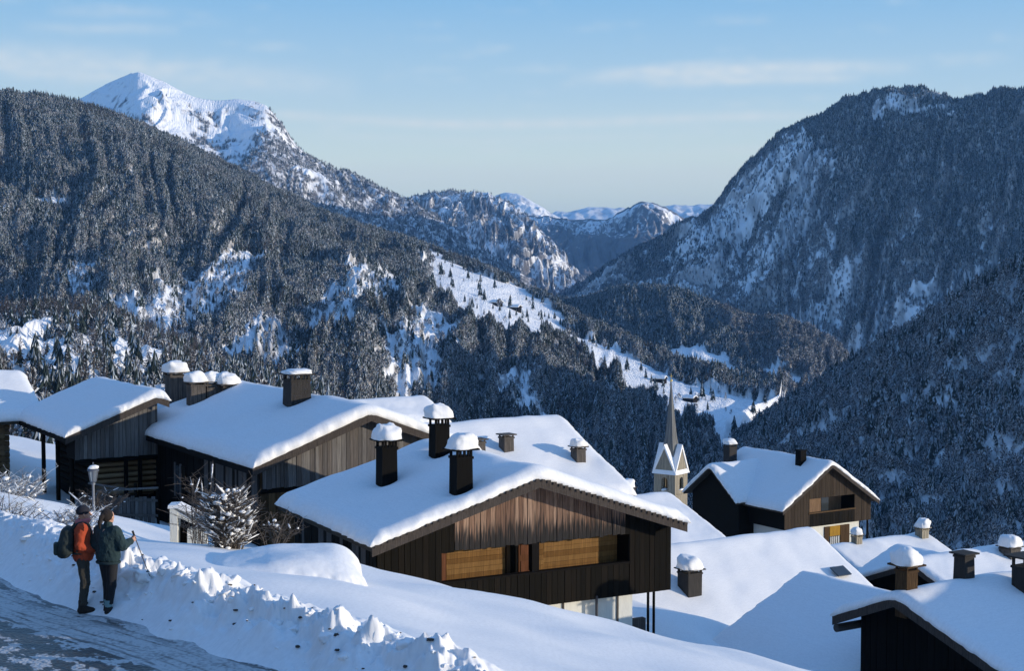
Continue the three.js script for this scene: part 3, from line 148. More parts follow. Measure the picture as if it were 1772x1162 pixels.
const SNOW = [.88, .87, .86], ROCK = [.20, .175, .15], GREYROCK = [.23, .23, .235], WOODS = [.045, .05, .05], LITTER = [.22, .215, .22], BARE = [.085, .078, .08];
// bands that run slantwise down the right mountain: open snowy ribs between strips of forest
const ribs = (u, t) => N2((u + t * 0.36) * 9 + 3, t * 1.3) * 0.6 + N2((u + t * 0.36) * 21, t * 3 + 5) * 0.3 + fbm(u * 60, t * 18, 3) * 0.5 - 0.9 * (1 - sstep(t, 0.015, 0.06)) + 0.42 * sstep(t, 0.2, 0.6) - 0.75 * sstep(u, 0.3, 0.46) * (1 - sstep(t, 0.5, 0.8));

for (const [k, list] of Object.entries(OPEN)) for (const e of list) { const n = e[1].length, cx = e[1].reduce((s, q) => s + q[0], 0) / n, cz = e[1].reduce((s, q) => s + q[1], 0) / n; const [sx, sz, dz] = k === 'left_mountain' ? (e[0] === 'meadow' ? [1.25, 1.36, 34] : [1.25, 1.45, 28]) : k === 'valley_hill' ? [1.2, 1.3, 20] : [1.1, 1.15, 8]; e[1] = e[1].map(([x, z]) => [cx + (x - cx) * sx, cz + dz + (z - cz) * sz]); }
const hills = {};
function land(key, name, label, ns, nts, relief, colour, mat) { const h = hills[key] = hillside(key, ns, nts, relief); colourLand(h, colour(h)); const m = structure(name, h.geo, mat); tag(m, label, 'mountain'); return h; }
const gully = (u, t, f, k, seed) => ridged(u * f + 0.6 * N2(u * 9 + seed, t * 2) + t * k, t * 1.1 + seed, 4);

land('left_mountain', 'mountain', 'wooded mountainside with snowy meadows and scree rising behind the village roofs', 420, [14, 60, 70, 90, 40], (p, u, t, calm) => {
  const o = openAt(OPEN.left_mountain, p[0], p[2], 4), k = o === 'meadow' ? 0.12 : o === 'scree' ? 0.5 : 1;
  const g = gully(u, t, 26, 1.4, 3.1) * 15 * calm * k + fbm(p[0] / 90, p[2] / 130, 5) * 14 * calm * k + (o === 'scree' ? ridged(p[0] / 26, p[2] / 90, 3) * 5 : 0);
  return [0, g - 4 * calm, 0];
}, (h) => (x, y, z, ny, t) => {
  const o = openAt(h.open, x, z, 9), n = fbm(x / 14, z / 30, 4), rock = sstep(ridged(x / 16 + 3, z / 34 + y / 12, 4) + (1 - ny) * 1.6 - 0.35, 0.52, 0.72);
  if (o === 'meadow') return mix3(SNOW, LITTER, 0.25 * sstep(n, 0.25, 0.5));
  if (o === 'scree') return mix3(SNOW, mix3(ROCK, GREYROCK, sstep(N2(x / 40, z / 40), -.3, .3)), rock * 0.9);
  return mix3(mix3(SNOW, LITTER, 0.45 + 0.45 * n), ROCK, rock * 0.5);
}, mLand);

land('near_left_slope', 'hillside', 'sparse larch slope with sunny snow glades behind the left barns', 200, [8, 40, 40, 40, 20], (p, u, t, calm) => [0, (fbm(p[0] / 26, p[2] / 60, 4) * 7 + ridged(p[0] / 30, p[2] / 70, 3) * 4) * calm, 0],
  (h) => (x, y, z) => mix3(SNOW, LITTER, 0.35 * sstep(fbm(x / 7, z / 14, 4), 0.1, 0.5)), mLand);

land('snow_peak', 'mountain', 'bright sunlit snow peak with wooded lower flank at the upper left', 420, [20, 90, 90], (p, u, t, calm) => {
  const g = gully(u, t, 6, 1.1, 8.2) * 16 * calm + fbm(p[0] / 460, p[2] / 700, 4) * 30 * calm; return [0, g - 6 * calm, 0];
}, () => (x, y, z, ny, t) => {
  const n = fbm(x / 26, z / 50, 5), big = fbm(x / 190 + 4, z / 260, 3), tree = sstep(372 - y + big * 240 + n * 180 + (0.7 - ny) * 120, -20, 130);
  const rock = sstep(0.86 - ny + n * 0.35 + ridged(x / 50, y / 40 + z / 90, 3) * 0.14, 0.30, 0.46), patch = sstep(n + 0.35 * N2(x / 9, z / 18), -0.22, 0.22);
  return mix3(mix3(SNOW, GREYROCK, rock * 0.4), BARE, tree * (0.25 + 0.72 * patch));
}, mFar);

land('middle_ridge', 'mountain', 'craggy snow-streaked ridge in the middle of the valley', 420, [16, 110, 110], (p, u, t, calm) => {
  const g = gully(u, t, 5, 1.3, 1.7) * 46 * calm + fbm(p[0] / 300, p[2] / 620, 5) * 34 * calm; return [0, g - 14 * calm, 0];
}, () => (x, y, z, ny, t) => {
  const n = fbm(x / 26, z / 52, 4) + 0.4 * N2(x / 9, z / 18), tree = sstep(fbm(x / 160, z / 260, 3) + n * 0.9 + 0.1, -0.25, 0.35), streak = sstep(ridged(x / 70, z / 240, 4), 0.3, 0.75);
  const rock = sstep(0.8 - ny + n * 0.4, 0.28, 0.5);
  return mix3(mix3(SNOW, GREYROCK, rock * 0.7), BARE, clamp(tree * (1 - 0.6 * streak), 0, 1) * 0.9);
}, mFar);

land('dome_peak', 'mountain', 'rounded snowy dome peak far down the valley', 340, [12, 80, 80], (p, u, t, calm) => [0, (gully(u, t, 4, 1.0, 5.5) * 38 + fbm(p[0] / 420, p[2] / 900, 5) * 40) * calm - 12 * calm, 0],
  () => (x, y, z, ny, t) => { const n = fbm(x / 34, z / 70, 4) + 0.4 * N2(x / 11, z / 22), tree = sstep(Math.abs(t) < 0.03 ? 1 : t * 1.9 - 0.08 + n * 0.9 + 0.8 * fbm(x / 240, z / 500, 3), -0.15, 0.45); return mix3(SNOW, BARE, tree * 0.93); }, mFar);
land('white_peak', 'mountain', 'small white summit peeping over the middle ridge', 120, [8, 24, 24, 24], (p, u, t, calm) => [0, (ridged(p[0] / 330, p[2] / 700, 4) * 50 + fbm(p[0] / 250, p[2] / 500, 5) * 30) * calm, 0], () => (x, y, z, ny) => mix3(SNOW, GREYROCK, 0.6 * sstep(fbm(x / 70, z / 120, 5), 0.15, 0.4)), mFar);
land('far_range', 'mountain', 'hazy blue-white chain of peaks on the horizon', 420, [8, 20, 20, 20], (p, u, t, calm) => [0, (ridged(p[0] / 700, p[2] / 1600, 4) * 45 + fbm(p[0] / 420, p[2] / 900, 4) * 40) * (0.4 + 0.6 * calm) - 45, 0], () => (x, y, z, ny) => mix3(SNOW, GREYROCK, 0.55 * sstep(fbm(x / 160, z / 260, 5), 0.05, 0.4)), mFar);

land('right_mountain', 'mountain', 'huge shaded wooded mountain filling the right side behind the valley', 420, [20, 70, 70, 70], (p, u, t, calm) => {
  const g = gully(u, t, 15, 4.6, 2.3) * 42 * calm + fbm(p[0] / 200, p[2] / 300, 5) * 44 * calm + ridged(p[0] / 50, p[2] / 110, 3) * 9 * calm; return [0, g - 18 * calm, 0];
}, (h) => (x, y, z, ny, t, u) => {
  const o = openAt(h.open, x, z, 25), n = fbm(x / 24, z / 50 + y / 40, 5), rock = sstep(0.66 - ny + n * 0.5, 0.16, 0.4);
  const lit = sstep(ribs(u, t) + n * 0.5 + (o ? 1.5 : 0), -0.1, 0.5);
  return mix3(mix3(SNOW, GREYROCK, rock * 0.6), WOODS, (1 - lit) * 0.55 + 0.2 * sstep(n, 0, .3));
}, mFar);

land('valley_hill', 'wooded_hill', 'low wooded hill standing in the valley before the right mountain', 240, [10, 50, 50, 50], (p, u, t, calm) => { const k = openAt(OPEN.valley_hill, p[0], p[2], 4) ? 0.15 : 1; return [0, (gully(u, t, 9, 0.8, 7.7) * 16 + fbm(p[0] / 80, p[2] / 110, 5) * 12) * calm * k - 4 * calm, 0]; },
  (h) => (x, y, z, ny) => openAt(h.open, x, z, 7) ? SNOW : mix3(SNOW, LITTER, 0.5 + 0.4 * fbm(x / 16, z / 26, 4)), mLand);
land('right_forest_slope', 'hillside', 'steep shaded frosted forest slope close behind the right chalets', 260, [8, 50, 50, 50, 30], (p, u, t, calm) => [0, (gully(u, t, 8, 1.5, 4.4) * 9 + fbm(p[0] / 40, p[2] / 60, 5) * 9) * calm - 3 * calm, 0],
  () => (x, y, z, ny) => mix3(SNOW, LITTER, 0.4 + 0.5 * fbm(x / 9, z / 14, 4)), mLand);

{ // the floor of the valley, out to the horizon
  const g = new THREE.PlaneGeometry(44000, 40000, 150, 150); g.rotateX(-Math.PI / 2); g.translate(0, -330, -15000);
  const p = g.attributes.position; for (let i = 0; i < p.count; i++) p.setY(i, p.getY(i) + 25 * fbm(p.getX(i) / 900, p.getZ(i) / 900, 4)); g.computeVertexNormals();
  tag(structure('valley_floor', g, new THREE.MeshStandardMaterial({ color: lin(.55, .56, .58), roughness: 0.9 })), 'snowy valley floor far below the village', 'ground');
}

{ // the mountainside that the village lies on goes on rising behind the camera and to its left
  const pos = [], idx = [], uv = [], na = 70, nr = 46;
  for (let j = 0; j <= nr; j++) for (let i = 0; i <= na; i++) { const az = lerp(158, 318, i / na), e = sstep(az, 158, 185) * (1 - sstep(az, 292, 318)), d = 34 + 330 * (j / nr) ** 1.5, x = Math.sin(rad(az)) * d, z = -Math.cos(rad(az)) * d; pos.push(x, -7 + (d - 34) * 0.62 * e + fbm(x / 30, z / 30, 4) * 7 * clamp((d - 34) / 40, 0, 1), z); uv.push(x, z); }
  for (let j = 0; j < nr; j++) for (let i = 0; i < na; i++) { const a = j * (na + 1) + i; idx.push(a, a + 1, a + na + 1, a + 1, a + na + 2, a + na + 1); }
  const g = new THREE.BufferGeometry(); g.setAttribute('position', new THREE.Float32BufferAttribute(pos, 3)); g.setAttribute('uv', new THREE.Float32BufferAttribute(uv, 2)); g.setIndex(idx); g.computeVertexNormals();
  const c = []; for (let i = 0; i < pos.length; i += 3) { const n = fbm(pos[i] / 9, pos[i + 2] / 9, 4); c.push(...mix3(WOODS, SNOW, 0.12 + 0.3 * sstep(n, 0, .4))); } g.setAttribute('color', new THREE.Float32BufferAttribute(c, 3));
  tag(structure('hillside', g, mLand), 'wooded hillside rising behind the viewpoint', 'hillside');
}
// ---------------------------------------------------------------- trees
const tri = () => ({ p: [], c: [] });
const put = (b, a, q, r, col) => { b.p.push(...a, ...q, ...r); for (let i = 0; i < 3; i++) b.c.push(...col); };
function finish(b) { const g = new THREE.BufferGeometry(); g.setAttribute('position', new THREE.Float32BufferAttribute(b.p, 3)); g.setAttribute('color', new THREE.Float32BufferAttribute(b.c, 3)); g.computeVertexNormals(); return g; }
const jig = (c, r, k = 0.25) => { const f = 1 + (r() - 0.5) * 2 * k; return c.map((v) => v * f); };
function trunkOf(b, r, rad0, top, col) { const n = 4; for (let i = 0; i < n; i++) { const a = i / n * 6.283, e = (i + 1) / n * 6.283; put(b, [Math.cos(a) * rad0, -0.06, Math.sin(a) * rad0], [Math.cos(e) * rad0, -0.06, Math.sin(e) * rad0], [0, top, 0], col); } }
function spruce(seed, snowy, tiers = 6, sides = 7, green = [.018, .031, .029]) {
  const r = rng(seed), b = tri();
  for (let k = 0; k < tiers; k++) {
    const f = k / tiers, y0 = 0.1 + 0.8 * f, y1 = Math.min(1, y0 + 0.34 - 0.1 * f), R = 0.185 * (1 - f) ** 0.85 + 0.018, ph = r() * 6.28;
    for (let s = 0; s < sides; s++) {
      const a = ph + s / sides * 6.283, da = 3.1416 / sides, rr = R * (0.72 + 0.5 * r()), tip = [Math.cos(a) * rr, y0 - 0.02 - 0.03 * r(), Math.sin(a) * rr], q = 0.5 * R;
      const l = [Math.cos(a - da) * q, y0 + 0.05, Math.sin(a - da) * q], m = [Math.cos(a + da) * q, y0 + 0.05, Math.sin(a + da) * q], top = [0, y1, 0];
      const col = r() < snowy ? jig([.40, .44, .48], r, .25) : jig(green, r, .4);
      put(b, top, l, tip, col); put(b, top, tip, m, r() < 0.7 ? col : jig(green, r, .4));
    }
  }
  return b;
}
function larch(seed, snowy) {
  const r = rng(seed), b = tri(); 
  for (let k = 0; k < 38; k++) { const y = 0.18 + 0.78 * Math.pow(k / 38, 0.9), R = 0.17 * (1 - y) + 0.03, a = r() * 6.283, rr = R * (0.6 + 0.7 * r()), da = 0.25, c = r() < snowy ? jig([.5, .5, .52], r) : jig([.075, .062, .058], r, .35); put(b, [0, y + 0.05, 0], [Math.cos(a - da) * rr, y + 0.02 * r(), Math.sin(a - da) * rr], [Math.cos(a + da) * rr, y + 0.05 * r(), Math.sin(a + da) * rr], c); }
  return b;
}
function frosted(seed, snowy) {
  const r = rng(seed), b = tri();
  for (let k = 0; k < 84; k++) {
    const a = r() * 6.283, el = r() ** 0.7, R = 0.30 * (0.35 + 0.75 * r()), y = 0.2 + 0.78 * el, rr = R * Math.sin(Math.min(3.0, 0.5 + el * 2.45)), c = [Math.cos(a) * rr, y, Math.sin(a) * rr], s = 0.025 + 0.035 * r(), u = r() * 6.28;
    const col = r() < snowy ? jig([.55, .57, .60], r, .22) : jig([.075, .070, .070], r, .35);
    put(b, [c[0] + Math.cos(u) * s, c[1] - s * 0.5 + 0.03, c[2] + Math.sin(u) * s], [c[0] - Math.cos(u) * s * 0.6, c[1] + s, c[2] - Math.sin(u) * s * .6], [c[0] * 0.45, c[1] - 0.12 - 0.06 * r(), c[2] * 0.45], col);
  }
  return b;
}
const mLeaf = new THREE.MeshStandardMaterial({ vertexColors: true, roughness: 0.95 });
const withTrunk = (b, seed, col, w) => { trunkOf(b, rng(seed), w, 0.7, col); return finish(b); };
const BARK = [.045, .04, .036];
const KIND = {
  spruce: [withTrunk(spruce(1, .16), 1, BARK, .02), withTrunk(spruce(2, .26, 7, 6), 2, BARK, .02)],
  snowy_spruce: [withTrunk(spruce(3, .5), 3, BARK, .02), withTrunk(spruce(4, .42, 7, 6), 4, BARK, .02)],
  larch: [withTrunk(larch(5, .10), 5, BARK, .018), withTrunk(larch(6, .2), 6, BARK, .018)],
  frosted: [withTrunk(frosted(7, .62), 7, BARK, .02), withTrunk(frosted(8, .48), 8, BARK, .02)],
};
const forestOf = { spruce: 'spruce_forest', snowy_spruce: 'snowy_spruce_forest', larch: 'larch_forest', frosted: 'frosted_woodland' };
function grow(key, count, seed, choose) {           // choose(x, y, z, t, r) -> null or [kind, height]
  const h = hills[key], r = rng(seed), idx = h.geo.index.array, P = h.pos, nTri = idx.length / 3, acc = new Float32Array(nTri); let sum = 0;
  for (let k = 0; k < nTri; k++) { const a = idx[k * 3] * 3, b = idx[k * 3 + 1] * 3, c = idx[k * 3 + 2] * 3; const row = Math.floor(k / 2 / h.ns); const ax = P[b] - P[a], az = P[b + 2] - P[a + 2], bx = P[c] - P[a], bz = P[c + 2] - P[a + 2]; const keep = row >= h.crestRow - Math.ceil(h.crestRow * 0.25); sum += keep ? Math.abs(ax * bz - az * bx) / 2 : 0; acc[k] = sum; }
  const out = [];
  for (let n = 0; n < count; n++) {
    const v = r() * sum; let lo = 0, hi = nTri - 1; while (lo < hi) { const m = (lo + hi) >> 1; if (acc[m] < v) lo = m + 1; else hi = m; }
    let u = r(), w = r(); if (u + w > 1) { u = 1 - u; w = 1 - w; }
    const a = idx[lo * 3] * 3, b = idx[lo * 3 + 1] * 3, c = idx[lo * 3 + 2] * 3, q = [0, 1, 2].map((j) => P[a + j] + (P[b + j] - P[a + j]) * u + (P[c + j] - P[a + j]) * w);
    const got = choose(q[0], q[1], q[2], (Math.floor(lo / 2 / h.ns) - h.crestRow) / (h.nt - h.crestRow), r, (Math.floor(lo / 2) % h.ns) / h.ns);
    if (got) out.push({ p: q, kind: got[0], v: r() < 0.5 ? 0 : 1, h: got[1] * (0.5 + 0.5 * r() + 0.55 * r() * r()), a: r() * 6.283, w: 0.85 + 0.4 * r(), tint: 0.75 + 0.5 * r() });
  }
  return out;
}
const dummy = new THREE.Object3D();
function plant(list, label) {
  for (const kind of Object.keys(KIND)) {
    const sets = [0, 1].map((v) => list.filter((t) => t.kind === kind && t.v === v));
    sets.forEach((set, v) => {
      if (!set.length) return;
      const im = new THREE.InstancedMesh(KIND[kind][v], mLeaf, set.length); im.name = numbered(forestOf[kind]);
      set.forEach((t, i) => { dummy.position.set(...t.p); dummy.rotation.set(0, t.a, 0); dummy.scale.set(t.h * t.w, t.h, t.h * t.w); dummy.updateMatrix(); im.setMatrixAt(i, dummy.matrix); im.setColorAt(i, lin(t.tint, t.tint, t.tint)); });
      im.castShadow = im.receiveShadow = true; scene.add(im);
      tag(im, label(kind, v), 'forest', undefined, 'stuff');
    });
  }
}
const KW = { spruce: ['dark spruces', 'snow-flecked spruces'], snowy_spruce: ['snow-laden spruces', 'white-dusted spruces'], larch: ['bare brown larches', 'lightly frosted larches'], frosted: ['frosted broadleaf trees', 'greyish bare broadleaf trees'] };
const pick = (r, ...w) => { let v = r() * w.reduce((s, e) => s + e[1], 0); for (const [k, x] of w) { v -= x; if (v <= 0) return k; } return w[0][0]; };
{
  let L = grow('left_mountain', 330000, 21, (x, y, z, t, r) => {
    const o = openAt(hills.left_mountain.open, x, z, 9);
    if (o && r() > (o === 'scree' ? 0.045 : 0.003)) return null;
    const n = fbm(x / 110, z / 150, 4), m = fbm(x / 60 + 40, z / 80, 3);
    const k = n > 0.2 ? pick(r, ['larch', 2], ['spruce', 1], ['snowy_spruce', .6]) : m > 0.08 || t > 0.42 ? pick(r, ['frosted', 3], ['snowy_spruce', 1], ['spruce', .7]) : pick(r, ['spruce', 2], ['snowy_spruce', 1.6], ['larch', .5], ['frosted', .5]);
    return [k, k === 'frosted' ? 5.4 : 7.2];
  });
  plant(L, (k, v) => KW[k][v] + ' covering the mountainside on the left');
  L = grow('snow_peak', 34000, 22, (x, y, z, t, r) => { const big = fbm(x / 190 + 4, z / 260, 3), n = fbm(x / 26, z / 50, 5); return 365 - y + big * 240 + n * 180 > 60 * r() + 40 ? [pick(r, ['spruce', 1], ['larch', 1], ['frosted', 1]), 10] : null; });
  plant(L, (k, v) => KW[k][v] + ' on the lower flank of the snow peak');
  L = grow('middle_ridge', 26000, 23, (x, y, z, t, r) => fbm(x / 160, z / 200, 3) + fbm(x / 30, z / 60, 4) * .9 > -0.05 + 0.3 * r() ? [pick(r, ['spruce', 1], ['larch', 1.5], ['frosted', 1]), 10] : null);
  plant(L, (k, v) => KW[k][v] + ' clinging to the craggy middle ridge');
  L = grow('right_mountain', 250000, 24, (x, y, z, t, r, u) => {
    const o = openAt(hills.right_mountain.open, x, z, 25); if (o && r() > 0.14) return null;
    const n = ribs(u, t); if (r() < sstep(n, 0.0, 0.5) * 0.8) return null;
    const k = n > -0.05 ? pick(r, ['frosted', 3], ['snowy_spruce', 1]) : pick(r, ['spruce', 2], ['snowy_spruce', 2], ['frosted', .6]);
    return [k, k === 'frosted' ? 7 : 9];
  });
  plant(L, (k, v) => KW[k][v] + ' on the great shaded mountain at the right');
  L = grow('valley_hill', 60000, 25, (x, y, z, t, r) => { if (openAt(hills.valley_hill.open, x, z, 6)) return null; const k = x > 260 ? pick(r, ['frosted', 3], ['larch', 1], ['spruce', .4]) : pick(r, ['spruce', 1.4], ['snowy_spruce', 2], ['frosted', .6]); return [k, k === 'frosted' ? 6.5 : 8.5]; });
  plant(L, (k, v) => KW[k][v] + ' on the low hill in the valley');

  // the two slopes nearest to the village: their largest trees are things of their own, the rest is woodland
  const skyline = [[-50, 625], [65, 668], [170, 655], [280, 640], [400, 662], [600, 685], [740, 740], [970, 722], [1100, 850], [1180, 850], [1225, 812], [1290, 773], [1440, 797], [1525, 860], [1600, 925], [1800, 950]];
  const eye = (p) => { const c = Math.cos(TILT), s = Math.sin(TILT), y = p[1] * c - p[2] * s, z = p[1] * s + p[2] * c; return [886 + 2461 * p[0] / -z, 581 - 2461 * y / -z, -z]; };
  const rank = (list, n) => { for (const t of list) { const a = eye(t.p), b = [a[0], a[1] - t.h * 2461 / a[2]]; let k = 0; while (k < skyline.length - 2 && a[0] > skyline[k + 1][0]) k++; const s = skyline[k], e = skyline[k + 1], lim = lerp(s[1], e[1], (a[0] - s[0]) / (e[0] - s[0])); t.size = a[0] > 0 && a[0] < 1772 && (a[1] + b[1]) / 2 < lim ? t.h / a[2] : 0; } list.sort((a, b) => b.size - a.size); return [list.slice(0, n).filter((t) => t.size > 0), list.slice(n)]; };
  const near = grow('right_forest_slope', 48000, 26, (x, y, z, t, r) => { const n = fbm(x / 45, z / 60, 3), k = n > -0.1 ? pick(r, ['frosted', 5], ['snowy_spruce', .6]) : pick(r, ['snowy_spruce', 1.6], ['frosted', 2], ['spruce', 1.2]); return [k, k === 'frosted' ? 5.5 : 7.5]; });
  const lefts = grow('near_left_slope', 7600, 27, (x, y, z, t, r) => { if (openAt(hills.near_left_slope.open, x, z, 8) && r() > 0.16) return null; const k = t < 0.21 ? pick(r, ['larch', 4], ['spruce', .6]) : pick(r, ['larch', 2], ['spruce', 1.6], ['snowy_spruce', .8], ['frosted', 1.5]); return [k, k === 'frosted' ? 5 : 7.5]; });
  const [nearBig, nearRest] = rank(near, 140), [leftBig, leftRest] = rank(lefts, 130);
  plant(nearRest, (k, v) => KW[k][v] + ' on the steep slope behind the right chalets');
  plant(leftRest, (k, v) => KW[k][v] + ' on the sunny slope behind the left barns');
  const names = { spruce: 'spruce_tree', snowy_spruce: 'snowy_spruce_tree', larch: 'larch_tree', frosted: 'broadleaf_tree' };
  const looks = { spruce: 'dark green spruce', snowy_spruce: 'snow-laden spruce', larch: 'bare brown larch', frosted: 'frosted bare broadleaf tree' };
  const proto = {};
  for (const k of Object.keys(KIND)) proto[k] = [0, 1].map((v) => { const s = 40 + v + 2 * Object.keys(KIND).indexOf(k), crown = k === 'spruce' ? spruce(s, .2, 11, 9) : k === 'snowy_spruce' ? spruce(s, .45, 11, 9) : k === 'larch' ? larch(s, .12) : frosted(s, .45); if (k === 'larch' || k === 'frosted') { const more = k === 'larch' ? larch(s + 50, .15) : frosted(s + 50, .4); crown.p.push(...more.p); crown.c.push(...more.c); } const stem = tri(); trunkOf(stem, rng(s), 0.022, 0.75, BARK); const g = new THREE.Group(); part('trunk', finish(stem), mLeaf, g); part('crown', finish(crown), mLeaf, g); return g; });
  const single = (t, where, group) => { const o = proto[t.kind][t.v].clone(); o.name = numbered(names[t.kind]); o.position.set(...t.p); o.rotation.y = t.a; o.scale.set(t.h * t.w, t.h, t.h * t.w); scene.add(o); tag(o, looks[t.kind] + where, 'tree', (t.kind === 'larch' ? 'bare brown larches' : looks[t.kind] + 's') + group); };
  for (const t of nearBig) single(t, ' low on the shaded slope behind the right chalets', ' low on the right slope');
  for (const t of leftBig) single(t, ' on the sunny slope just above the left barn roofs', ' above the left barns');
  // single trees that stand out on the bright meadow of the left mountain
  const lone = grow('left_mountain', 60000, 31, (x, y, z, t, r) => openAt(hills.left_mountain.open, x, z, 2) === 'meadow' && r() < 0.012 ? [pick(r, ['spruce', 3], ['frosted', 1]), 11] : null).slice(0, 60);
  for (const t of lone) single(t, ' standing alone on the snowy spur meadow', ' on the spur meadow');
}
// ---------------------------------------------------------------- village ground, road, ploughed bank
const PTS = [ // x, z, y of the snow surface
  [-9, -24, -5.55], [-6.5, -21, -5.52], [-6.95, -23, -5.56], [-6.4, -22.8, -5.56], [-7.6, -24, -5.56], [-4.5, -18.5, -5.5], [-2, -15, -5.45], [-13, -26, -5.5], [-12, -20, -5.5], [-9, -16, -5.45], [-6, -12, -5.4], [2, -10, -5.3], [-18, -26, -5.4], [-14, -14, -5.3], [0, -4, -5], [12, -6, -5.8], [-20, -10, -5],
  [-8.5, -27, -5.5], [-5.2, -24.5, -5.5], [-1.2, -20.5, -5.55], [2.2, -17, -5.55], [-14, -31, -5.6],
  [-13.5, -38, -6.2], [-12.5, -45, -7.8], [-10, -42, -7.9], [-9.2, -38, -7.4], [-6.7, -34, -6.7], [-6, -36.5, -7.2], [-4.5, -27.2, -5.75], [-7, -29, -5.8], [-20, -45, -6.6], [-26, -52, -7.5], [-30, -62, -8.3],
  [-3.3, -31, -6.75], [-1.2, -34, -7.62], [0.64, -36, -8.6], [3.4, -38, -9.85], [7, -34, -9.65], [-0.9, -24, -6.1], [1.2, -26, -6.95], [1, -20, -6.0], [3.5, -27, -7.6], [5.5, -22, -7.05],
  [4, -44, -11.5], [-4, -42, -9.4], [4.9, -48, -12.4], [7.5, -52, -13.1], [7.4, -58, -14.2], [-9, -50, -9.8], [-14, -60, -10.8], [2, -60, -13.4], [-8, -62, -11.5], [16, -72, -20], [9, -83, -20], [11, -46, -14.2], [16, -40, -15], [24, -50, -17], [22, -105, -25], [30, -70, -21], [40, -95, -27], [21, -190, -45], [0, -120, -28], [-25, -75, -9.5], [-45, -75, -6], [-30, -110, -16], [-60, -140, -18], [50, -60, -22], [60, -140, -42], [36, -30, -14], [-40, -40, -3], [-40, -10, -3]];
const tps = (() => { // thin plate through the points
  const n = PTS.length, U = (d2) => d2 < 1e-9 ? 0 : d2 * Math.log(d2) * 0.5, A = [], m = n + 3;
  for (let i = 0; i < n; i++) { const r = PTS.map((p) => U((p[0] - PTS[i][0]) ** 2 + (p[1] - PTS[i][1]) ** 2)); r[i] += 0.4; r.push(1, PTS[i][0], PTS[i][1], PTS[i][2]); A.push(r); }
  for (let k = 0; k < 3; k++) { const r = PTS.map((p) => k === 0 ? 1 : p[k - 1]); r.push(0, 0, 0, 0); A.push(r); }
  for (let i = 0; i < m; i++) { let p = i; for (let j = i + 1; j < m; j++) if (Math.abs(A[j][i]) > Math.abs(A[p][i])) p = j; [A[i], A[p]] = [A[p], A[i]]; for (let j = i + 1; j < m; j++) { const f = A[j][i] / A[i][i]; if (f) for (let k = i; k <= m; k++) A[j][k] -= f * A[i][k]; } }
  const w = new Array(m); for (let i = m - 1; i >= 0; i--) { let s = A[i][m]; for (let k = i + 1; k < m; k++) s -= A[i][k] * w[k]; w[i] = s / A[i][i]; }
  return (x, z) => { let s = w[n] + w[n + 1] * x + w[n + 2] * z; for (let i = 0; i < n; i++) s += w[i] * U((x - PTS[i][0]) ** 2 + (z - PTS[i][1]) ** 2); return s; };
})();
// road frame: u along the road towards the camera's right, v across it towards the bank
const roadU = (x, z) => ((x + 6) + (z + 21)) * 0.7071, roadV = (x, z) => ((x + 6) - (z + 21)) * 0.7071;
const roadXZ = (u, v) => [-6 + (u + v) * 0.7071, -21 + (u - v) * 0.7071];
const crestV = (u) => u < -3 ? 1.75 - (u + 3) * 0.03 : u < 4 ? 1.75 - (u + 3) * 0.03 : 1.54 - (u - 4) * 0.07;
const groundY = (x, z) => { const far = Math.hypot(x * 0.8, z + 40); return tps(x, z) - (far > 110 ? ((far - 110) / 16) ** 2 : 0); };
{
  const xs = [], zs = []; for (let x = -75; x < -22; x += 1.2) xs.push(x); for (let x = -22; x < 16; x += 0.3) xs.push(x); for (let x = 16; x <= 90; x += 1.2) xs.push(x);
  for (let z = 8; z > -6; z -= 1) zs.push(z); for (let z = -6; z > -50; z -= 0.3) zs.push(z); for (let z = -50; z > -120; z -= 0.8) zs.push(z); for (let z = -120; z >= -260; z -= 4) zs.push(z);
  const pos = [], uv = [], idx = [], nx = xs.length;
  for (const z of zs) for (const x of xs) {
    const v = roadV(x, z), u = roadU(x, z), onRoad = sstep(v, -6, -5) * (1 - sstep(v, 0.6, 1.4)), wave = (fbm(x / 6, z / 6, 2) * 0.2 + fbm(x / 1.6, z / 1.6, 2) * 0.014) * (1 - onRoad);
    pos.push(x, groundY(x, z) + wave * sstep(Math.abs(v - 1.5), 0.3, 3) - 0.05 * onRoad, z); uv.push(x, z);
  }
  for (let j = 0; j < zs.length - 1; j++) for (let i = 0; i < nx - 1; i++) { const a = j * nx + i; idx.push(a, a + 1, a + nx, a + 1, a + nx + 1, a + nx); }
  const g = new THREE.BufferGeometry(); g.setAttribute('position', new THREE.Float32BufferAttribute(pos, 3)); g.setAttribute('uv', new THREE.Float32BufferAttribute(uv, 2)); g.setIndex(idx); g.computeVertexNormals();
  tag(structure('snowy_ground', g, mSnow), 'deep smooth snow lying over the village slope', 'ground');
}
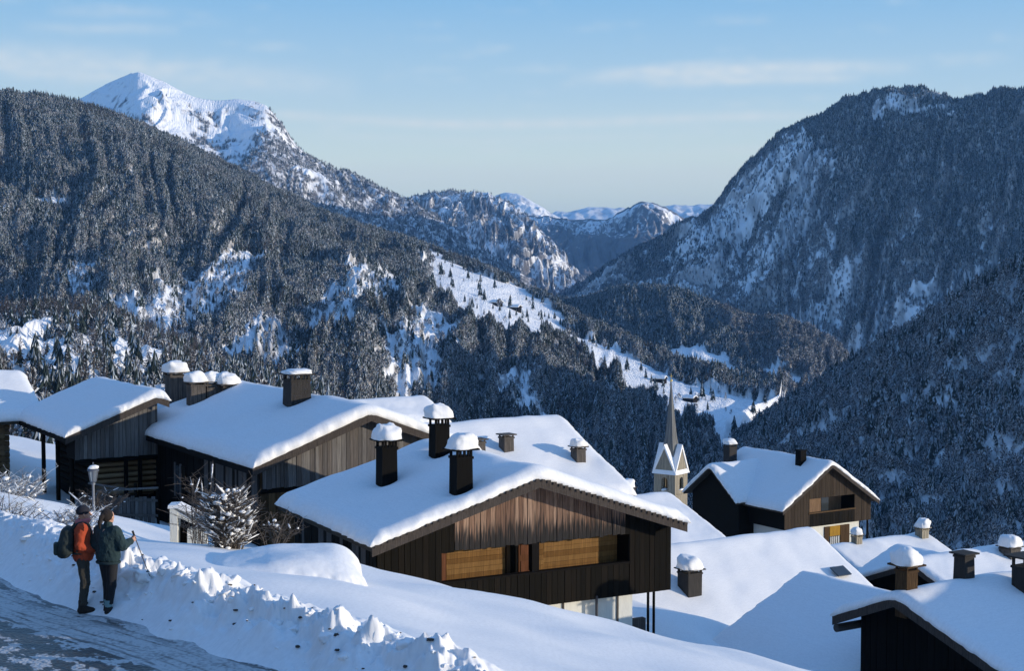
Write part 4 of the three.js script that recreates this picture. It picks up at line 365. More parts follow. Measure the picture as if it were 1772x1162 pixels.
{ // the cleared road: packed snow with ruts and bare wet asphalt showing in patches
  const S = 1024, d = new Uint8Array(S * S * 4), rg = new Uint8Array(S * S * 4), U0 = -9, U1 = 9, V0 = -7, V1 = 2;
  const ruts = [[0.02, .028], [-0.16, .02], [0.33, .02], [1.02, .02], [-0.95, .03], [-1.3, .02]];
  for (let j = 0; j < S; j++) for (let i = 0; i < S; i++) {
    const u = lerp(U0, U1, i / S), v = lerp(V0, V1, j / S), n = fbm(u * 1.1 + 5, v * 1.8, 5), f = fbm(u * 7, v * 9, 4), track = fbm(u * 0.45 + 2, v * 3.2 + 8, 4);
    const bend = v - 0.05 * Math.sin(u * 0.5) + 0.012 * u * u * 0.3;
    let bare = sstep(n * 1.1 + f * 0.35 + (bend < -0.42 ? 0.6 : -0.35) - 0.25 * sstep(bend, -5, -7) - 0.1 * sstep(u, -1.4, -4), 0.05, 0.2);
    const wheel = Math.exp(-(((bend - 0.62) / 0.17) ** 2)); bare = Math.max(bare, wheel * sstep(track + f * 0.3 + 0.1, 0.06, 0.22) * 0.95);
    const wheel2 = Math.exp(-(((bend + 0.35) / 0.12) ** 2)); bare = Math.max(bare, wheel2 * sstep(track, 0.12, 0.3) * 0.9);
    let rut = 0; for (const [c, w] of ruts) rut = Math.max(rut, Math.exp(-(((bend - c - 0.03 * N2(u * 0.4, c * 9)) / w) ** 2)) * (0.45 + 0.5 * N2(u * 0.8, c * 20)));
    const dirt = 0.1 + 0.3 * sstep(f + n * 0.6, -0.05, 0.4), sn = [.60, .585, .56].map((c) => c * (1 - dirt) - 0.34 * clamp(rut, 0, 1)), as = [.040, .037, .032].map((c) => c * (1 + 0.8 * f));
    for (let c = 0; c < 3; c++) d[(j * S + i) * 4 + c] = Math.pow(clamp(lerp(sn[c], as[c], clamp(bare, 0, 1)), 0, 1), 1 / 2.2) * 255;
    d[(j * S + i) * 4 + 3] = 255; const rv = lerp(0.8, 0.42, bare); rg[(j * S + i) * 4] = 255 * clamp(0.5 + 0.4 * f + (1 - bare) * 0.2 - 0.3 * rut, 0, 1); rg[(j * S + i) * 4 + 1] = rv * 255; rg[(j * S + i) * 4 + 3] = 255;
  }
  const t = new THREE.DataTexture(d, S, S), r = new THREE.DataTexture(rg, S, S); for (const q of [t, r]) { q.magFilter = THREE.LinearFilter; q.needsUpdate = true; } t.colorSpace = THREE.SRGBColorSpace;
  const nu = 90, nv = 60, pos = [], uv = [], idx = [];
  for (let j = 0; j <= nv; j++) for (let i = 0; i <= nu; i++) { const u = lerp(U0, U1, i / nu), v = lerp(V0, V1, j / nv), [x, z] = roadXZ(u, v); pos.push(x, groundY(x, z) + 0.015 + 0.012 * fbm(u * 2, v * 4, 3), z); uv.push(i / nu, j / nv); }
  for (let j = 0; j < nv; j++) for (let i = 0; i < nu; i++) { const a = j * (nu + 1) + i; idx.push(a, a + 1, a + nu + 1, a + 1, a + nu + 2, a + nu + 1); }
  const g = new THREE.BufferGeometry(); g.setAttribute('position', new THREE.Float32BufferAttribute(pos, 3)); g.setAttribute('uv', new THREE.Float32BufferAttribute(uv, 2)); g.setIndex(idx); g.computeVertexNormals();
  tag(structure('road', g, new THREE.MeshStandardMaterial({ map: t, roughnessMap: r, roughness: 1, bumpMap: r, bumpScale: 0.03 })), 'cleared village road with packed snow, ruts and patches of wet asphalt', 'road');
}
const bankY = (u, v) => {
  const [x, z] = roadXZ(u, v), c = crestV(u) + 0.18 * N2(u * 0.5, 3), s = v - c, h = 0.78 - 0.16 * sstep(u, -2, 3) + 0.1 * N2(u * 0.35, 7) + (u > 5 ? -(u - 5) * 0.03 : 0);
  let p = s < 0 ? sstep(s, -1.15, 0.02) * 0.75 + 0.25 * clamp((s + 1.15) / 1.15, 0, 1) : 1 - 0.93 * sstep(s, 0.05, 1.9);
  const cl = Math.exp(-(((s + 0.05) / (0.5 + 0.2 * N2(u * 0.6, 20))) ** 2)), lump = (0.26 * sstep(N2(u * 0.7, v * 0.9), -0.4, 0.7) + 0.17 * sstep(N2(u * 1.5 + 9, v * 1.7), -0.25, 0.5) + 0.08 * sstep(N2(u * 3.2 + 4, v * 3.4), -0.1, 0.45) + 0.025 * N2(u * 7 + 2, v * 7) - 0.24) * cl * sstep(u, -5.5, -1.5) + (Math.abs(N2(u * 4, v * 4)) * 0.1 - .04) * cl;
  const face = s < 0 ? fbm(u * 2.2, v * 2.2, 4) * 0.05 * p : fbm(u * 1.2, v * 1.2, 3) * 0.06;
  return groundY(x, z) - 0.04 + h * p + lump + face;
};
{
  const nu = 520, nv = 100, pos = [], uv = [], idx = [];
  for (let j = 0; j <= nv; j++) for (let i = 0; i <= nu; i++) { const u = lerp(-13, 13, i / nu), v = crestV(u) + lerp(-1.4, 2.1, j / nv), [x, z] = roadXZ(u, v), e = Math.min(j, nv - j) < 2 ? -0.12 : 0; pos.push(x, bankY(u, v) + e, z); uv.push(u, v); }
  for (let j = 0; j < nv; j++) for (let i = 0; i < nu; i++) { const a = j * (nu + 1) + i; idx.push(a, a + 1, a + nu + 1, a + 1, a + nu + 2, a + nu + 1); }
  const g = new THREE.BufferGeometry(); g.setAttribute('position', new THREE.Float32BufferAttribute(pos, 3)); g.setAttribute('uv', new THREE.Float32BufferAttribute(uv, 2)); g.setIndex(idx); g.computeVertexNormals();
  tag(structure('snow_bank', g, mSnow), 'ploughed bank of lumpy snow along the road edge', 'snow bank');
  const r = rng(77), clods = [], grit = [];
  const lumpGeo = (s) => { const q = new THREE.IcosahedronGeometry(1, s > 0.1 ? 3 : 2), p = q.attributes.position, o = r() * 100, sx = 0.8 + 0.9 * r(), sy = 0.4 + 0.35 * r(), bl = 0.5 + 0.4 * r(), sg = (v) => Math.sign(v) * Math.abs(v) ** bl; for (let i = 0; i < p.count; i++) { const x = sg(p.getX(i)), y = sg(p.getY(i)), z = sg(p.getZ(i)), k = 0.85 + 0.22 * N3(x * 1.2 + o, y * 1.2, z * 1.2) + 0.1 * N3(x * 3 + o, y * 3, z * 3); p.setXYZ(i, x * k * s * sx, y * k * s * sy, z * k * s); } const m = mergeVertices(q.deleteAttribute('normal').deleteAttribute('uv')); m.computeVertexNormals(); return m; };
  for (let k = 0; k < 340; k++) {
    const u = -6 + 17 * r() + 0.6 * N2(k, 1), near = r() < 0.3, v = crestV(u) + (near ? (r() - 0.5) * 0.8 : -0.1 + (r() - 0.65) * 1.3), s = near ? 0.04 + 0.16 * r() ** 3 : 0.008 + 0.045 * r() ** 3, [x, z] = roadXZ(u, v);
    clods.push(lumpGeo(s).rotateY(r() * 6).rotateZ((r() - .5)).translate(x, bankY(u, v) - s * 0.25, z));
  }
  const cm = part('snow_clods', mergeGeometries(clods), new THREE.MeshStandardMaterial({ color: lin(.93, .905, .87), roughness: 0.75 })); tag(cm, 'broken clods of snow lying along the ploughed bank', 'snow', undefined, 'stuff');
  for (let k = 0; k < 60; k++) { const u = -4 + 13 * r(), v = crestV(u) + (r() - 0.6) * 1.4, s = 0.012 + 0.03 * r() ** 2, [x, z] = roadXZ(u, v); grit.push(lumpGeo(s).translate(x, bankY(u, v) + s * 0.5, z)); }
  tag(part('road_grit', mergeGeometries(grit), new THREE.MeshStandardMaterial({ color: lin(.06, .05, .04), roughness: 0.9 })), 'dark bits of gravel thrown up into the snow bank', 'gravel', undefined, 'stuff');
}

// ---------------------------------------------------------------- wood, plaster, stone
const grain = noiseTex(512, (u, v) => { const w = 0.5 * N3(Math.cos(u * 6.2832) * 9, Math.sin(u * 6.2832) * 9, Math.cos(v * 6.2832) * 0.5) + 0.35 * N3(Math.cos(u * 6.2832) * 22, Math.sin(u * 6.2832) * 22, Math.sin(v * 6.2832) * 0.9) + 0.25 * tile(u, v, 12, 3); return 0.72 + 0.3 * w; }, true);
const wood = (r, g, b, ro = 0.85) => new THREE.MeshPhysicalMaterial({ color: lin(r, g, b), roughness: ro, specularIntensity: 0.25, map: cloneTex(grain, 1), bumpMap: cloneTex(grain, 1), bumpScale: 0.008 });
const stained = noiseTex(512, (u, v) => { const s = 0.55 * N3(Math.cos(u * 6.2832) * 4, Math.sin(u * 6.2832) * 4, v * 1.3) + 0.35 * N3(Math.cos(u * 6.2832) * 11, Math.sin(u * 6.2832) * 11, v * 3), g = 0.78 + 0.3 * tile(u, v * 0.2, 18, 3), k = sstep(v * 1.25 + s * 0.42, 0.2, 0.62); return [lerp(.20, 1, k) * g, lerp(.20, .93, k) * g, lerp(.22, .88, k) * g]; }, true);
const M = {
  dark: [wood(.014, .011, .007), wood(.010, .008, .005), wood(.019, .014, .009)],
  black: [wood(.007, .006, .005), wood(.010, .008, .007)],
  grey: [wood(.27, .25, .235), wood(.19, .172, .16), wood(.34, .315, .29), wood(.23, .20, .178)],
  brown: [wood(.17, .095, .045), wood(.21, .125, .06), wood(.13, .075, .036)],
  warm: [wood(.36, .185, .06), wood(.29, .145, .045), wood(.41, .22, .075)],
  log: [wood(.40, .25, .13), wood(.33, .205, .10), wood(.46, .31, .17)],
  gable: [[.36, .24, .17], [.23, .145, .10], [.50, .37, .28], [.30, .205, .15], [.42, .30, .22]].map((c) => new THREE.MeshStandardMaterial({ color: lin(...c), roughness: 0.85, map: stained, bumpMap: cloneTex(grain, 1), bumpScale: 0.006 })),
  rake: wood(.12, .098, .084), deck: wood(.10, .08, .06), door: wood(.22, .09, .04), red: wood(.25, .10, .05),
  plaster: new THREE.MeshStandardMaterial({ color: lin(.70, .68, .60), roughness: 0.9, bumpMap: cloneTex(rough, 0.8), bumpScale: 0.01, map: cloneTex(snowGrain, 0.3) }),
  stone: new THREE.MeshStandardMaterial({ color: lin(.55, .47, .34), roughness: 0.95, bumpMap: cloneTex(rough, 0.6), bumpScale: 0.05, map: cloneTex(grain, 0.2) }),
  slate: new THREE.MeshStandardMaterial({ color: lin(.26, .255, .235), roughness: 0.75, bumpMap: cloneTex(rough, 0.7), bumpScale: 0.05, map: cloneTex(grain, 0.4) }),
  masonry: new THREE.MeshStandardMaterial({ color: lin(.17, .145, .125), roughness: 0.95, bumpMap: cloneTex(rough, 2), bumpScale: 0.03, map: cloneTex(grain, 0.7) }),
  sooty: new THREE.MeshStandardMaterial({ color: lin(.05, .042, .036), roughness: 0.9, bumpMap: cloneTex(rough, 2), bumpScale: 0.02, map: cloneTex(grain, 1) }),
  metal: new THREE.MeshStandardMaterial({ color: lin(.06, .06, .065), roughness: 0.5, metalness: 0.6 }),
  glass: new THREE.MeshPhysicalMaterial({ color: lin(.04, .05, .06), roughness: 0.08, specularIntensity: 1 }),
  blind: wood(.62, .34, .05), white: new THREE.MeshStandardMaterial({ color: lin(.78, .78, .76), roughness: 0.7 }), gold: new THREE.MeshStandardMaterial({ color: lin(.9, .62, .2), roughness: 0.3, metalness: 1 }),
};
const box = (x0, x1, y0, y1, z0, z1) => { const g = new THREE.BoxGeometry(x1 - x0, y1 - y0, z1 - z0); g.translate((x0 + x1) / 2, (y0 + y1) / 2, (z0 + z1) / 2); const p = g.attributes.position, n = g.attributes.normal, uv = g.attributes.uv; for (let i = 0; i < p.count; i++) { const ax = Math.abs(n.getX(i)), ay = Math.abs(n.getY(i)); if (ax > .5) uv.setXY(i, p.getZ(i), p.getY(i) * 0.3); else if (ay > .5) uv.setXY(i, p.getX(i), p.getZ(i) * 0.3); else uv.setXY(i, p.getX(i), p.getY(i) * 0.3); } return g; };
const beam = (a, b, w, h = w) => { const A = new THREE.Vector3(...a), B = new THREE.Vector3(...b), l = A.distanceTo(B), g = new THREE.BoxGeometry(w, h, l), q = new THREE.Matrix4().lookAt(A, B, new THREE.Vector3(0, 1, 0.001)); g.applyMatrix4(q); g.translate((A.x + B.x) / 2, (A.y + B.y) / 2, (A.z + B.z) / 2); return g; };
const rod = (a, b, r0, r1 = r0, n = 8) => { const A = new THREE.Vector3(...a), B = new THREE.Vector3(...b), g = new THREE.CylinderGeometry(r1, r0, A.distanceTo(B), n); g.applyQuaternion(new THREE.Quaternion().setFromUnitVectors(new THREE.Vector3(0, 1, 0), B.clone().sub(A).normalize())); g.translate((A.x + B.x) / 2, (A.y + B.y) / 2, (A.z + B.z) / 2); return g; };
const merge = (list) => mergeGeometries(list.map((g) => g.index ? g.toNonIndexed() : g));
function prism(poly, z0, z1) { const s = new THREE.Shape(poly.map(([x, y]) => new THREE.Vector2(x, y))), g = new THREE.ExtrudeGeometry(s, { depth: z1 - z0, bevelEnabled: false }); g.translate(0, 0, z0); return g; }

// a slab of snow over a two-sided roof: rounded along every edge, soft over the ridge
function roofSnow({ W, xr, rise, dyR = 0, L, T = 0.42, seed = 1, o = 0.1, pits = [] }) {
  const nx = 96, nz = 80, pos = [], uv = [], idx = [], f = (t) => lerp(t, 0.5 - 0.5 * Math.cos(Math.PI * t), 0.75), mL = rise / xr, mR = (rise - dyR) / (W - xr);
  const roof = (x) => { const s = x - xr, k = Math.sqrt(s * s + 0.09) - 0.12; return rise - (s < 0 ? mL : mR) * (Math.abs(s) > 1.2 ? Math.abs(s) : lerp(k, Math.abs(s), Math.abs(s) / 1.2)); };
  for (let j = 0; j <= nz; j++) for (let i = 0; i <= nx; i++) {
    const x = lerp(-o, W + o, f(i / nx)), z = lerp(o, -L - o, f(j / nz)), e = Math.min(x + o, W + o - x), e2 = Math.min(o - z, z + L + o), r = T * 1.05, q = (d) => { const k = 1 - clamp(d / r, 0, 1); return Math.sqrt(Math.max(0, 1 - k * k)); };
    const p = 0.2 + 0.8 * q(e) * q(e2), n = fbm(x * 0.3 + seed * 9, z * 0.3, 2), wob = 0.075 * fbm(x * 1.5 + seed * 31, z * 1.3, 3), ed = 1 - Math.min(1, Math.min(e, e2) / 0.3);
    let sag = 0; for (const [a, b] of pits) { const d = Math.hypot(x - a, z - b); sag = Math.max(sag, 0.55 * Math.exp(-((d / 0.62) ** 2))); }
    pos.push(x + wob * ed, roof(x) + T * p * (1 + 0.24 * n) * (1 - sag) + 0.010 * fbm(x * 1.6 + seed, z * 1.6, 2) + 0.05 * ed * fbm(x * 2.4 + seed * 3, z * 2.4, 2), z + wob * ed * 1.3); uv.push(x, z);
  }
  for (let j = 0; j < nz; j++) for (let i = 0; i < nx; i++) { const a = j * (nx + 1) + i, b = a + 1, c = a + nx + 1, d = c + 1; idx.push(a, b, c, b, d, c); }
  const ring = []; for (let i = 0; i <= nx; i++) ring.push(i); for (let j = 1; j <= nz; j++) ring.push(j * (nx + 1) + nx); for (let i = nx - 1; i >= 0; i--) ring.push(nz * (nx + 1) + i); for (let j = nz - 1; j > 0; j--) ring.push(j * (nx + 1));
  const base = pos.length / 3; ring.forEach((k) => { const x = pos[k * 3], z = pos[k * 3 + 2]; pos.push(clamp(x, 0.02, W - 0.02), roof(clamp(x, 0, W)) + 0.0, clamp(z, -L + 0.02, -0.02)); uv.push(x, z); });
  ring.forEach((k, i) => { const n = (i + 1) % ring.length; idx.push(k, base + i, ring[n], ring[n], base + i, base + n); });
  const g = new THREE.BufferGeometry(); g.setAttribute('position', new THREE.Float32BufferAttribute(pos, 3)); g.setAttribute('uv', new THREE.Float32BufferAttribute(uv, 2)); g.setIndex(idx); g.computeVertexNormals(); return g;
}
function snowDome(w, d, h, seed = 1) { const g = new THREE.SphereGeometry(1, 28, 16), p = g.attributes.position, sp = (v, e) => Math.sign(v) * Math.abs(v) ** e; for (let i = 0; i < p.count; i++) { const x = p.getX(i), y = p.getY(i), z = p.getZ(i), k = 1 + 0.15 * N3(x * 1.1 + seed * 5.3, y * 1.1, z * 1.1) + 0.04 * N3(x * 4 + seed, y * 4, z * 4), lx = 0.22 * Math.sin(seed * 2.7), lz = 0.22 * Math.cos(seed * 4.1), hh = h * (0.82 + 0.36 * Math.abs(Math.sin(seed * 1.9))), up = Math.max(0, y); p.setXYZ(i, (sp(x, .72) + lx * up) * w / 2 * k, y > 0 ? sp(y, .8) * hh * k : y * 0.12 * h, (sp(z, .72) + lz * up) * d / 2 * k); } const m = mergeVertices(g.deleteAttribute('normal').deleteAttribute('uv')); m.computeVertexNormals(); const uv = new Float32Array(m.attributes.position.count * 2); for (let i = 0; i < uv.length / 2; i++) { uv[i * 2] = m.attributes.position.getX(i); uv[i * 2 + 1] = m.attributes.position.getZ(i); } m.setAttribute('uv', new THREE.BufferAttribute(uv, 2)); return m; }

// vertical boards over a wall face; place(u, y, out) maps the face's own axes to the house's
function boards(parent, name, { u0, u1, lo, hi, w = 0.19, mats, seed, face, out = 0.03, ragged = 0, vspan }) {
  const r = rng(seed); let u = u0;
  while (u < u1 - 0.03) {
    let e = Math.min(u1, u + w * (0.8 + 0.45 * r())); if (u1 - e < 0.06) e = u1;
    const a = u + 0.007, b = e - 0.007, l = lo((a + b) / 2) - ragged * r(), ha = hi(a), hb = hi(b), t = out * (0.75 + 0.6 * r()), off = r() * 4;
    if (Math.max(ha, hb) - l > 0.04) {
      const V = [[a, l, 0], [b, l, 0], [b, hb, 0], [a, ha, 0], [a, l, t], [b, l, t], [b, hb, t], [a, ha, t]].map(([x, y, o]) => face(x, Math.max(y, l + 0.01 * (y === l ? 0 : 1)), o));
      const F = [[4, 5, 6, 7], [0, 4, 7, 3], [5, 1, 2, 6], [7, 6, 2, 3], [0, 1, 5, 4]], pos = [], uv = [], idx = [];
      for (const f of F) { const k = pos.length / 3; for (const q of f) { pos.push(...V[q]); const top = q === 2 || q === 3 || q === 6 || q === 7, right = q === 1 || q === 2 || q === 5 || q === 6; const ym = (top ? (right ? hb : ha) : l); uv.push(off + (right ? b - a : 0) * 0.9, vspan ? clamp((ym - l) / vspan, 0, 0.995) : off + ym * 0.25); } idx.push(k, k + 1, k + 2, k, k + 2, k + 3); }
      const g = new THREE.BufferGeometry(); g.setAttribute('position', new THREE.Float32BufferAttribute(pos, 3)); g.setAttribute('uv', new THREE.Float32BufferAttribute(uv, 2)); g.setIndex(idx); g.computeVertexNormals();
      part(name, g, mats[Math.floor(r() * mats.length)], parent);
    }
    u = e;
  }
}
function chimney(parent, [x, y, z], w, h, { mat = M.sooty, taper = 0.92, open = 0.24, dome = 0.42, cap = 1.35, seed = 1, turn = 0, slats = false } = {}) {
  const c = new THREE.Group(); c.name = 'chimney'; c.position.set(x, y, z); c.rotation.y = turn; parent.add(c);
  const g = new THREE.CylinderGeometry(w * 0.7071 * taper, w * 0.7071, h + 0.7, 4, 1); g.rotateY(Math.PI / 4); g.translate(0, (h - 0.7) / 2, 0); part('shaft', toCreasedNormals(g, 0.5), mat, c);
  const t = w * taper / 2, s = w * 0.12;
  const ring = box(-t - 0.03, t + 0.03, h - 0.05, h + 0.025, -t - 0.03, t + 0.03); part('collar', ring, mat, c);
  if (open > 0) for (const [i, j] of [[-1, -1], [1, -1], [1, 1], [-1, 1]]) part('vent_post', box(i * (t - s / 2) - s / 2, i * (t - s / 2) + s / 2, h + 0.025, h + open, j * (t - s / 2) - s / 2, j * (t - s / 2) + s / 2), mat, c);
  if (slats) for (let k = -1; k <= 1; k++) part('vent_post', box(k * t * 0.5 - 0.03, k * t * 0.5 + 0.03, h + 0.025, h + open, t - 0.06, t - 0.005), mat, c);
  const k = w * cap / 2; part('cap', box(-k, k, h + open, h + open + 0.05, -k, k), mat, c);
  if (dome > 0) part('snow_cap', snowDome(k * 2 * 1.05, k * 2 * 1.05, dome, seed).translate(0, h + open + 0.06, 0), mSnow, c);
  return c;
}
const rightAxis = (phi) => [Math.cos(phi), 0, -Math.sin(phi)], frontAxis = (phi) => [Math.sin(phi), 0, Math.cos(phi)];
// a gabled house: origin under the roof's front left corner, the gable faces +z, y = 0 at its foot
function house({ name, label, category = 'house', corner, apex, end = 'front', phi = 31.8, W, xr, rise, dyR = 0, L, wall = 4, oh = [0.6, 0.6, 0.7, 0.5], T = 0.42, seed = 1, body = M.dark[0], bodyTop = 0, group, bodyDeep = 0, pits = [] }) {
  const a = rad(phi), ex = rightAxis(a), ez = frontAxis(a);
  if (apex) { const f = end === 'back' ? L : 0; corner = [0, 1, 2].map((k) => apex[k] + ez[k] * f - ex[k] * xr - (k === 1 ? rise : 0)); }
  const g = thing(name, label, category, [corner[0], corner[1] - wall, corner[2]], a, group), hE = wall;
  const roofY = (x) => hE + (x < xr ? rise * x / xr : rise - (rise - dyR) * (x - xr) / (W - xr));
  const t = 0.13, roof = part('roof', prism([[0, hE], [xr, hE + rise], [W, hE + dyR], [W, hE + dyR - t], [xr, hE + rise - t - 0.03], [0, hE - t]], -L, 0), M.deck, g);
  for (const [x0, x1] of [[-0.03, xr], [xr, W + 0.03]]) part('rake_board', prism([[x0, roofY(clamp(x0, 0, W)) + 0.03], [x1, roofY(clamp(x1, 0, W)) + 0.03], [x1, roofY(clamp(x1, 0, W)) - 0.25], [x0, roofY(clamp(x0, 0, W)) - 0.25]], 0.003, 0.05), M.rake, roof);
  part('roof_snow', roofSnow({ W, xr, rise, dyR, L, T, seed, pits }).translate(0, hE, 0), mSnow, g);
  const [ol, or_, of, ob] = oh, x0 = ol, x1 = W - or_, top = (x) => roofY(x) - t - 0.02;
  if (body) part('wall', prism([[x0, bodyTop], [x1, bodyTop], [x1, top(x1)], [xr, top(xr)], [x0, top(x0)]], -L + ob, -of - bodyDeep), body, g);
  return { g, roof, roofY, top, hE, x0, x1, zf: -of, zb: -L + ob, L, W, xr };
}
const wallOf = (h) => h.g.children.find((c) => c.name === 'wall');
const frontFace = (h, d = 0) => (u, y, o) => [u, y, h.zf + 0.004 + d + o];
const leftFace = (h, d = 0) => (u, y, o) => [h.x0 - 0.004 - d - o, y, -u];       // u runs away from the front gable... keep the board facing outwards
const leftBoards = (h, opt) => boards(wallOf(h), 'plank', { ...opt, face: (u, y, o) => [h.x0 - 0.004 - o, y, u] });

// ---------------------------------------------------------------- the large house in the middle
{
  const h = house({ name: 'farmhouse', label: 'large snow-roofed wooden farmhouse with boarded gable and dark balcony in the middle', corner: [-3.95, -7.84, -40], phi: 28, W: 10.75, xr: 5.4, rise: 1.59, dyR: -0.22, L: 8.2, wall: 3.9, oh: [0.42, 0.1, 0.7, 0.5], T: 0.42, seed: 3, body: null, pits: [[2.6, -5.1], [4.85, -5.9], [3.3, -1.05]] });
  const { g, hE, zf, top } = h, y = (v) => hE + v, xl = 2.43, xrr = 9.04, depth = 0.68, bottom = y(-2.45);
  const poly = [[h.x0, bottom], [h.x1, bottom], [h.x1, top(h.x1)], [h.xr, top(h.xr)], [h.x0, top(h.x0)]];
  const w = part('wall', merge([prism(poly, h.zb, zf - depth), prism([[h.x0, bottom], [xl, bottom], [xl, top(xl)], [h.x0, top(h.x0)]], zf - depth, zf), prism([[xrr, bottom], [h.x1, bottom], [h.x1, top(h.x1)], [xrr, top(xrr)]], zf - depth, zf), prism([[xl, y(-0.42)], [xrr, y(-0.42)], [xrr, top(xrr)], [h.xr, top(h.xr)], [xl, top(xl)]], zf - depth, zf), box(xl, xrr, bottom, y(-1.46), zf - 0.12, zf), box(xl, xrr, bottom, bottom + 0.14, zf - depth, zf - 0.12)]), M.black[0], g);
  const face = frontFace(h);
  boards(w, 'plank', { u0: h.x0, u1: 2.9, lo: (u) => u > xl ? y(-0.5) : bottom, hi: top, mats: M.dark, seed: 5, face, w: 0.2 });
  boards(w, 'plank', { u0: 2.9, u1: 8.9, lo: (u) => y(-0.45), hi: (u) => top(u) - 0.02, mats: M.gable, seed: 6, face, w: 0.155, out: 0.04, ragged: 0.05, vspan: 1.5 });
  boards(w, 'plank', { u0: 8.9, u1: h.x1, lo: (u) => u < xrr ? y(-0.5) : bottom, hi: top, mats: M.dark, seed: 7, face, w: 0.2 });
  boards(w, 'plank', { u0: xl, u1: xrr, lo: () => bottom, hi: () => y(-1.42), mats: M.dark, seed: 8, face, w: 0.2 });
  part('handrail', box(xl - 0.05, xrr + 0.05, y(-1.42), y(-1.36), zf - 0.14, zf + 0.09), M.black[1], g);
  // balcony: posts, door and the warm boards of the inner wall
  const zi = zf - depth + 0.004, r = rng(4);
  for (const [a, b] of [[2.95, 4.95], [5.92, 6.3], [6.3, xrr - 0.02]]) { let v = -2.3; while (v < -0.45) { const hh = 0.155 * (0.9 + 0.25 * r()); part('board', box(a, b - 0.004, y(v) + 0.004, y(Math.min(v + hh, -0.43)) - 0.004, zi, zi + 0.025 + 0.012 * r()), M.warm[Math.floor(r() * 3)], w); v += hh; } }
  part('shutter', box(xl + 0.02, 2.93, y(-2.3), y(-0.5), zi, zi + 0.05), M.red, g);
  const dr = part('door', box(5.42, 5.86, y(-2.3), y(-0.55), zi, zi + 0.04), M.door, g); for (const k of [-2.1, -1.5, -0.95]) part('door_panel', box(5.49, 5.79, y(k), y(k + 0.36), zi + 0.041, zi + 0.06), M.red, dr);
  part('doorway', box(5.08, 5.4, y(-2.3), y(-0.55), zi, zi + 0.012), M.black[0], g);
  for (const x of [4.98, 5.04, 5.88]) part('door_frame', box(x, x + 0.05, y(-2.3), y(-0.48), zi, zi + 0.1), M.brown[2], g);
  part('post', box(5.55, 5.8, y(-1.36), y(-0.43), zf - 0.24, zf - 0.01), M.black[1], g);
  // tile ends along the front rakes
  const bits = []; for (let x = 0.1; x < 10.7; x += 0.2) bits.push(box(x - 0.06, x + 0.06, h.roofY(x) - 0.02, h.roofY(x) + 0.06, 0.02, 0.09)); tag(part('tile_ends', merge(bits), M.rake, h.roof), null, null, null, 'stuff');
  // left side
  boards(w, 'plank', { u0: h.zb, u1: zf, lo: () => bottom, hi: () => top(h.x0), mats: M.dark.concat([M.grey[1]]), seed: 9, face: (u, yy, o) => [h.x0 - 0.004 - o, yy, u], w: 0.22 });
  // plastered lower storey, set back under the wooden one
  const base = part('plaster_wall', box(1.2, 9.35, -1.5, bottom - 0.003, h.zb + 0.3, zf - 0.25), M.plaster, g);
  for (const x of [5.7, 6.75, 8.75]) part('plaster_joint', box(x, x + 0.06, -1.2, bottom - 0.01, zf - 0.25, zf - 0.21), M.masonry, base);
  part('drainpipe', rod([7.84, -1.4, zf + 0.03], [7.84, bottom + 0.1, zf + 0.03], 0.045), M.metal, g);
  part('drainpipe', rod([5.66, -1, zf + 0.03], [5.66, bottom + 0.02, zf + 0.03], 0.04), M.metal, g);
  for (const x of [9.92, 10.14]) part('support_post', rod([x, -1.9, zf - 0.2], [x, bottom, zf - 0.2], 0.045), M.black[0], g);
  part('cellar_parapet', box(9.36, 10.1, -1.4, 0.45, zf - 0.8, zf - 0.6), M.masonry, g);
  for (const [x, z, s, hh] of [[2.6, -5.1, 1, 1.42], [4.85, -5.9, 2, 1.28], [3.3, -1.05, 3, 1.33]]) chimney(g, [x, h.roofY(x), z], 0.56, hh - 0.02, { mat: M.black[0], dome: 0.42, cap: 1.5, open: 0.22, seed: s, slats: true });
}
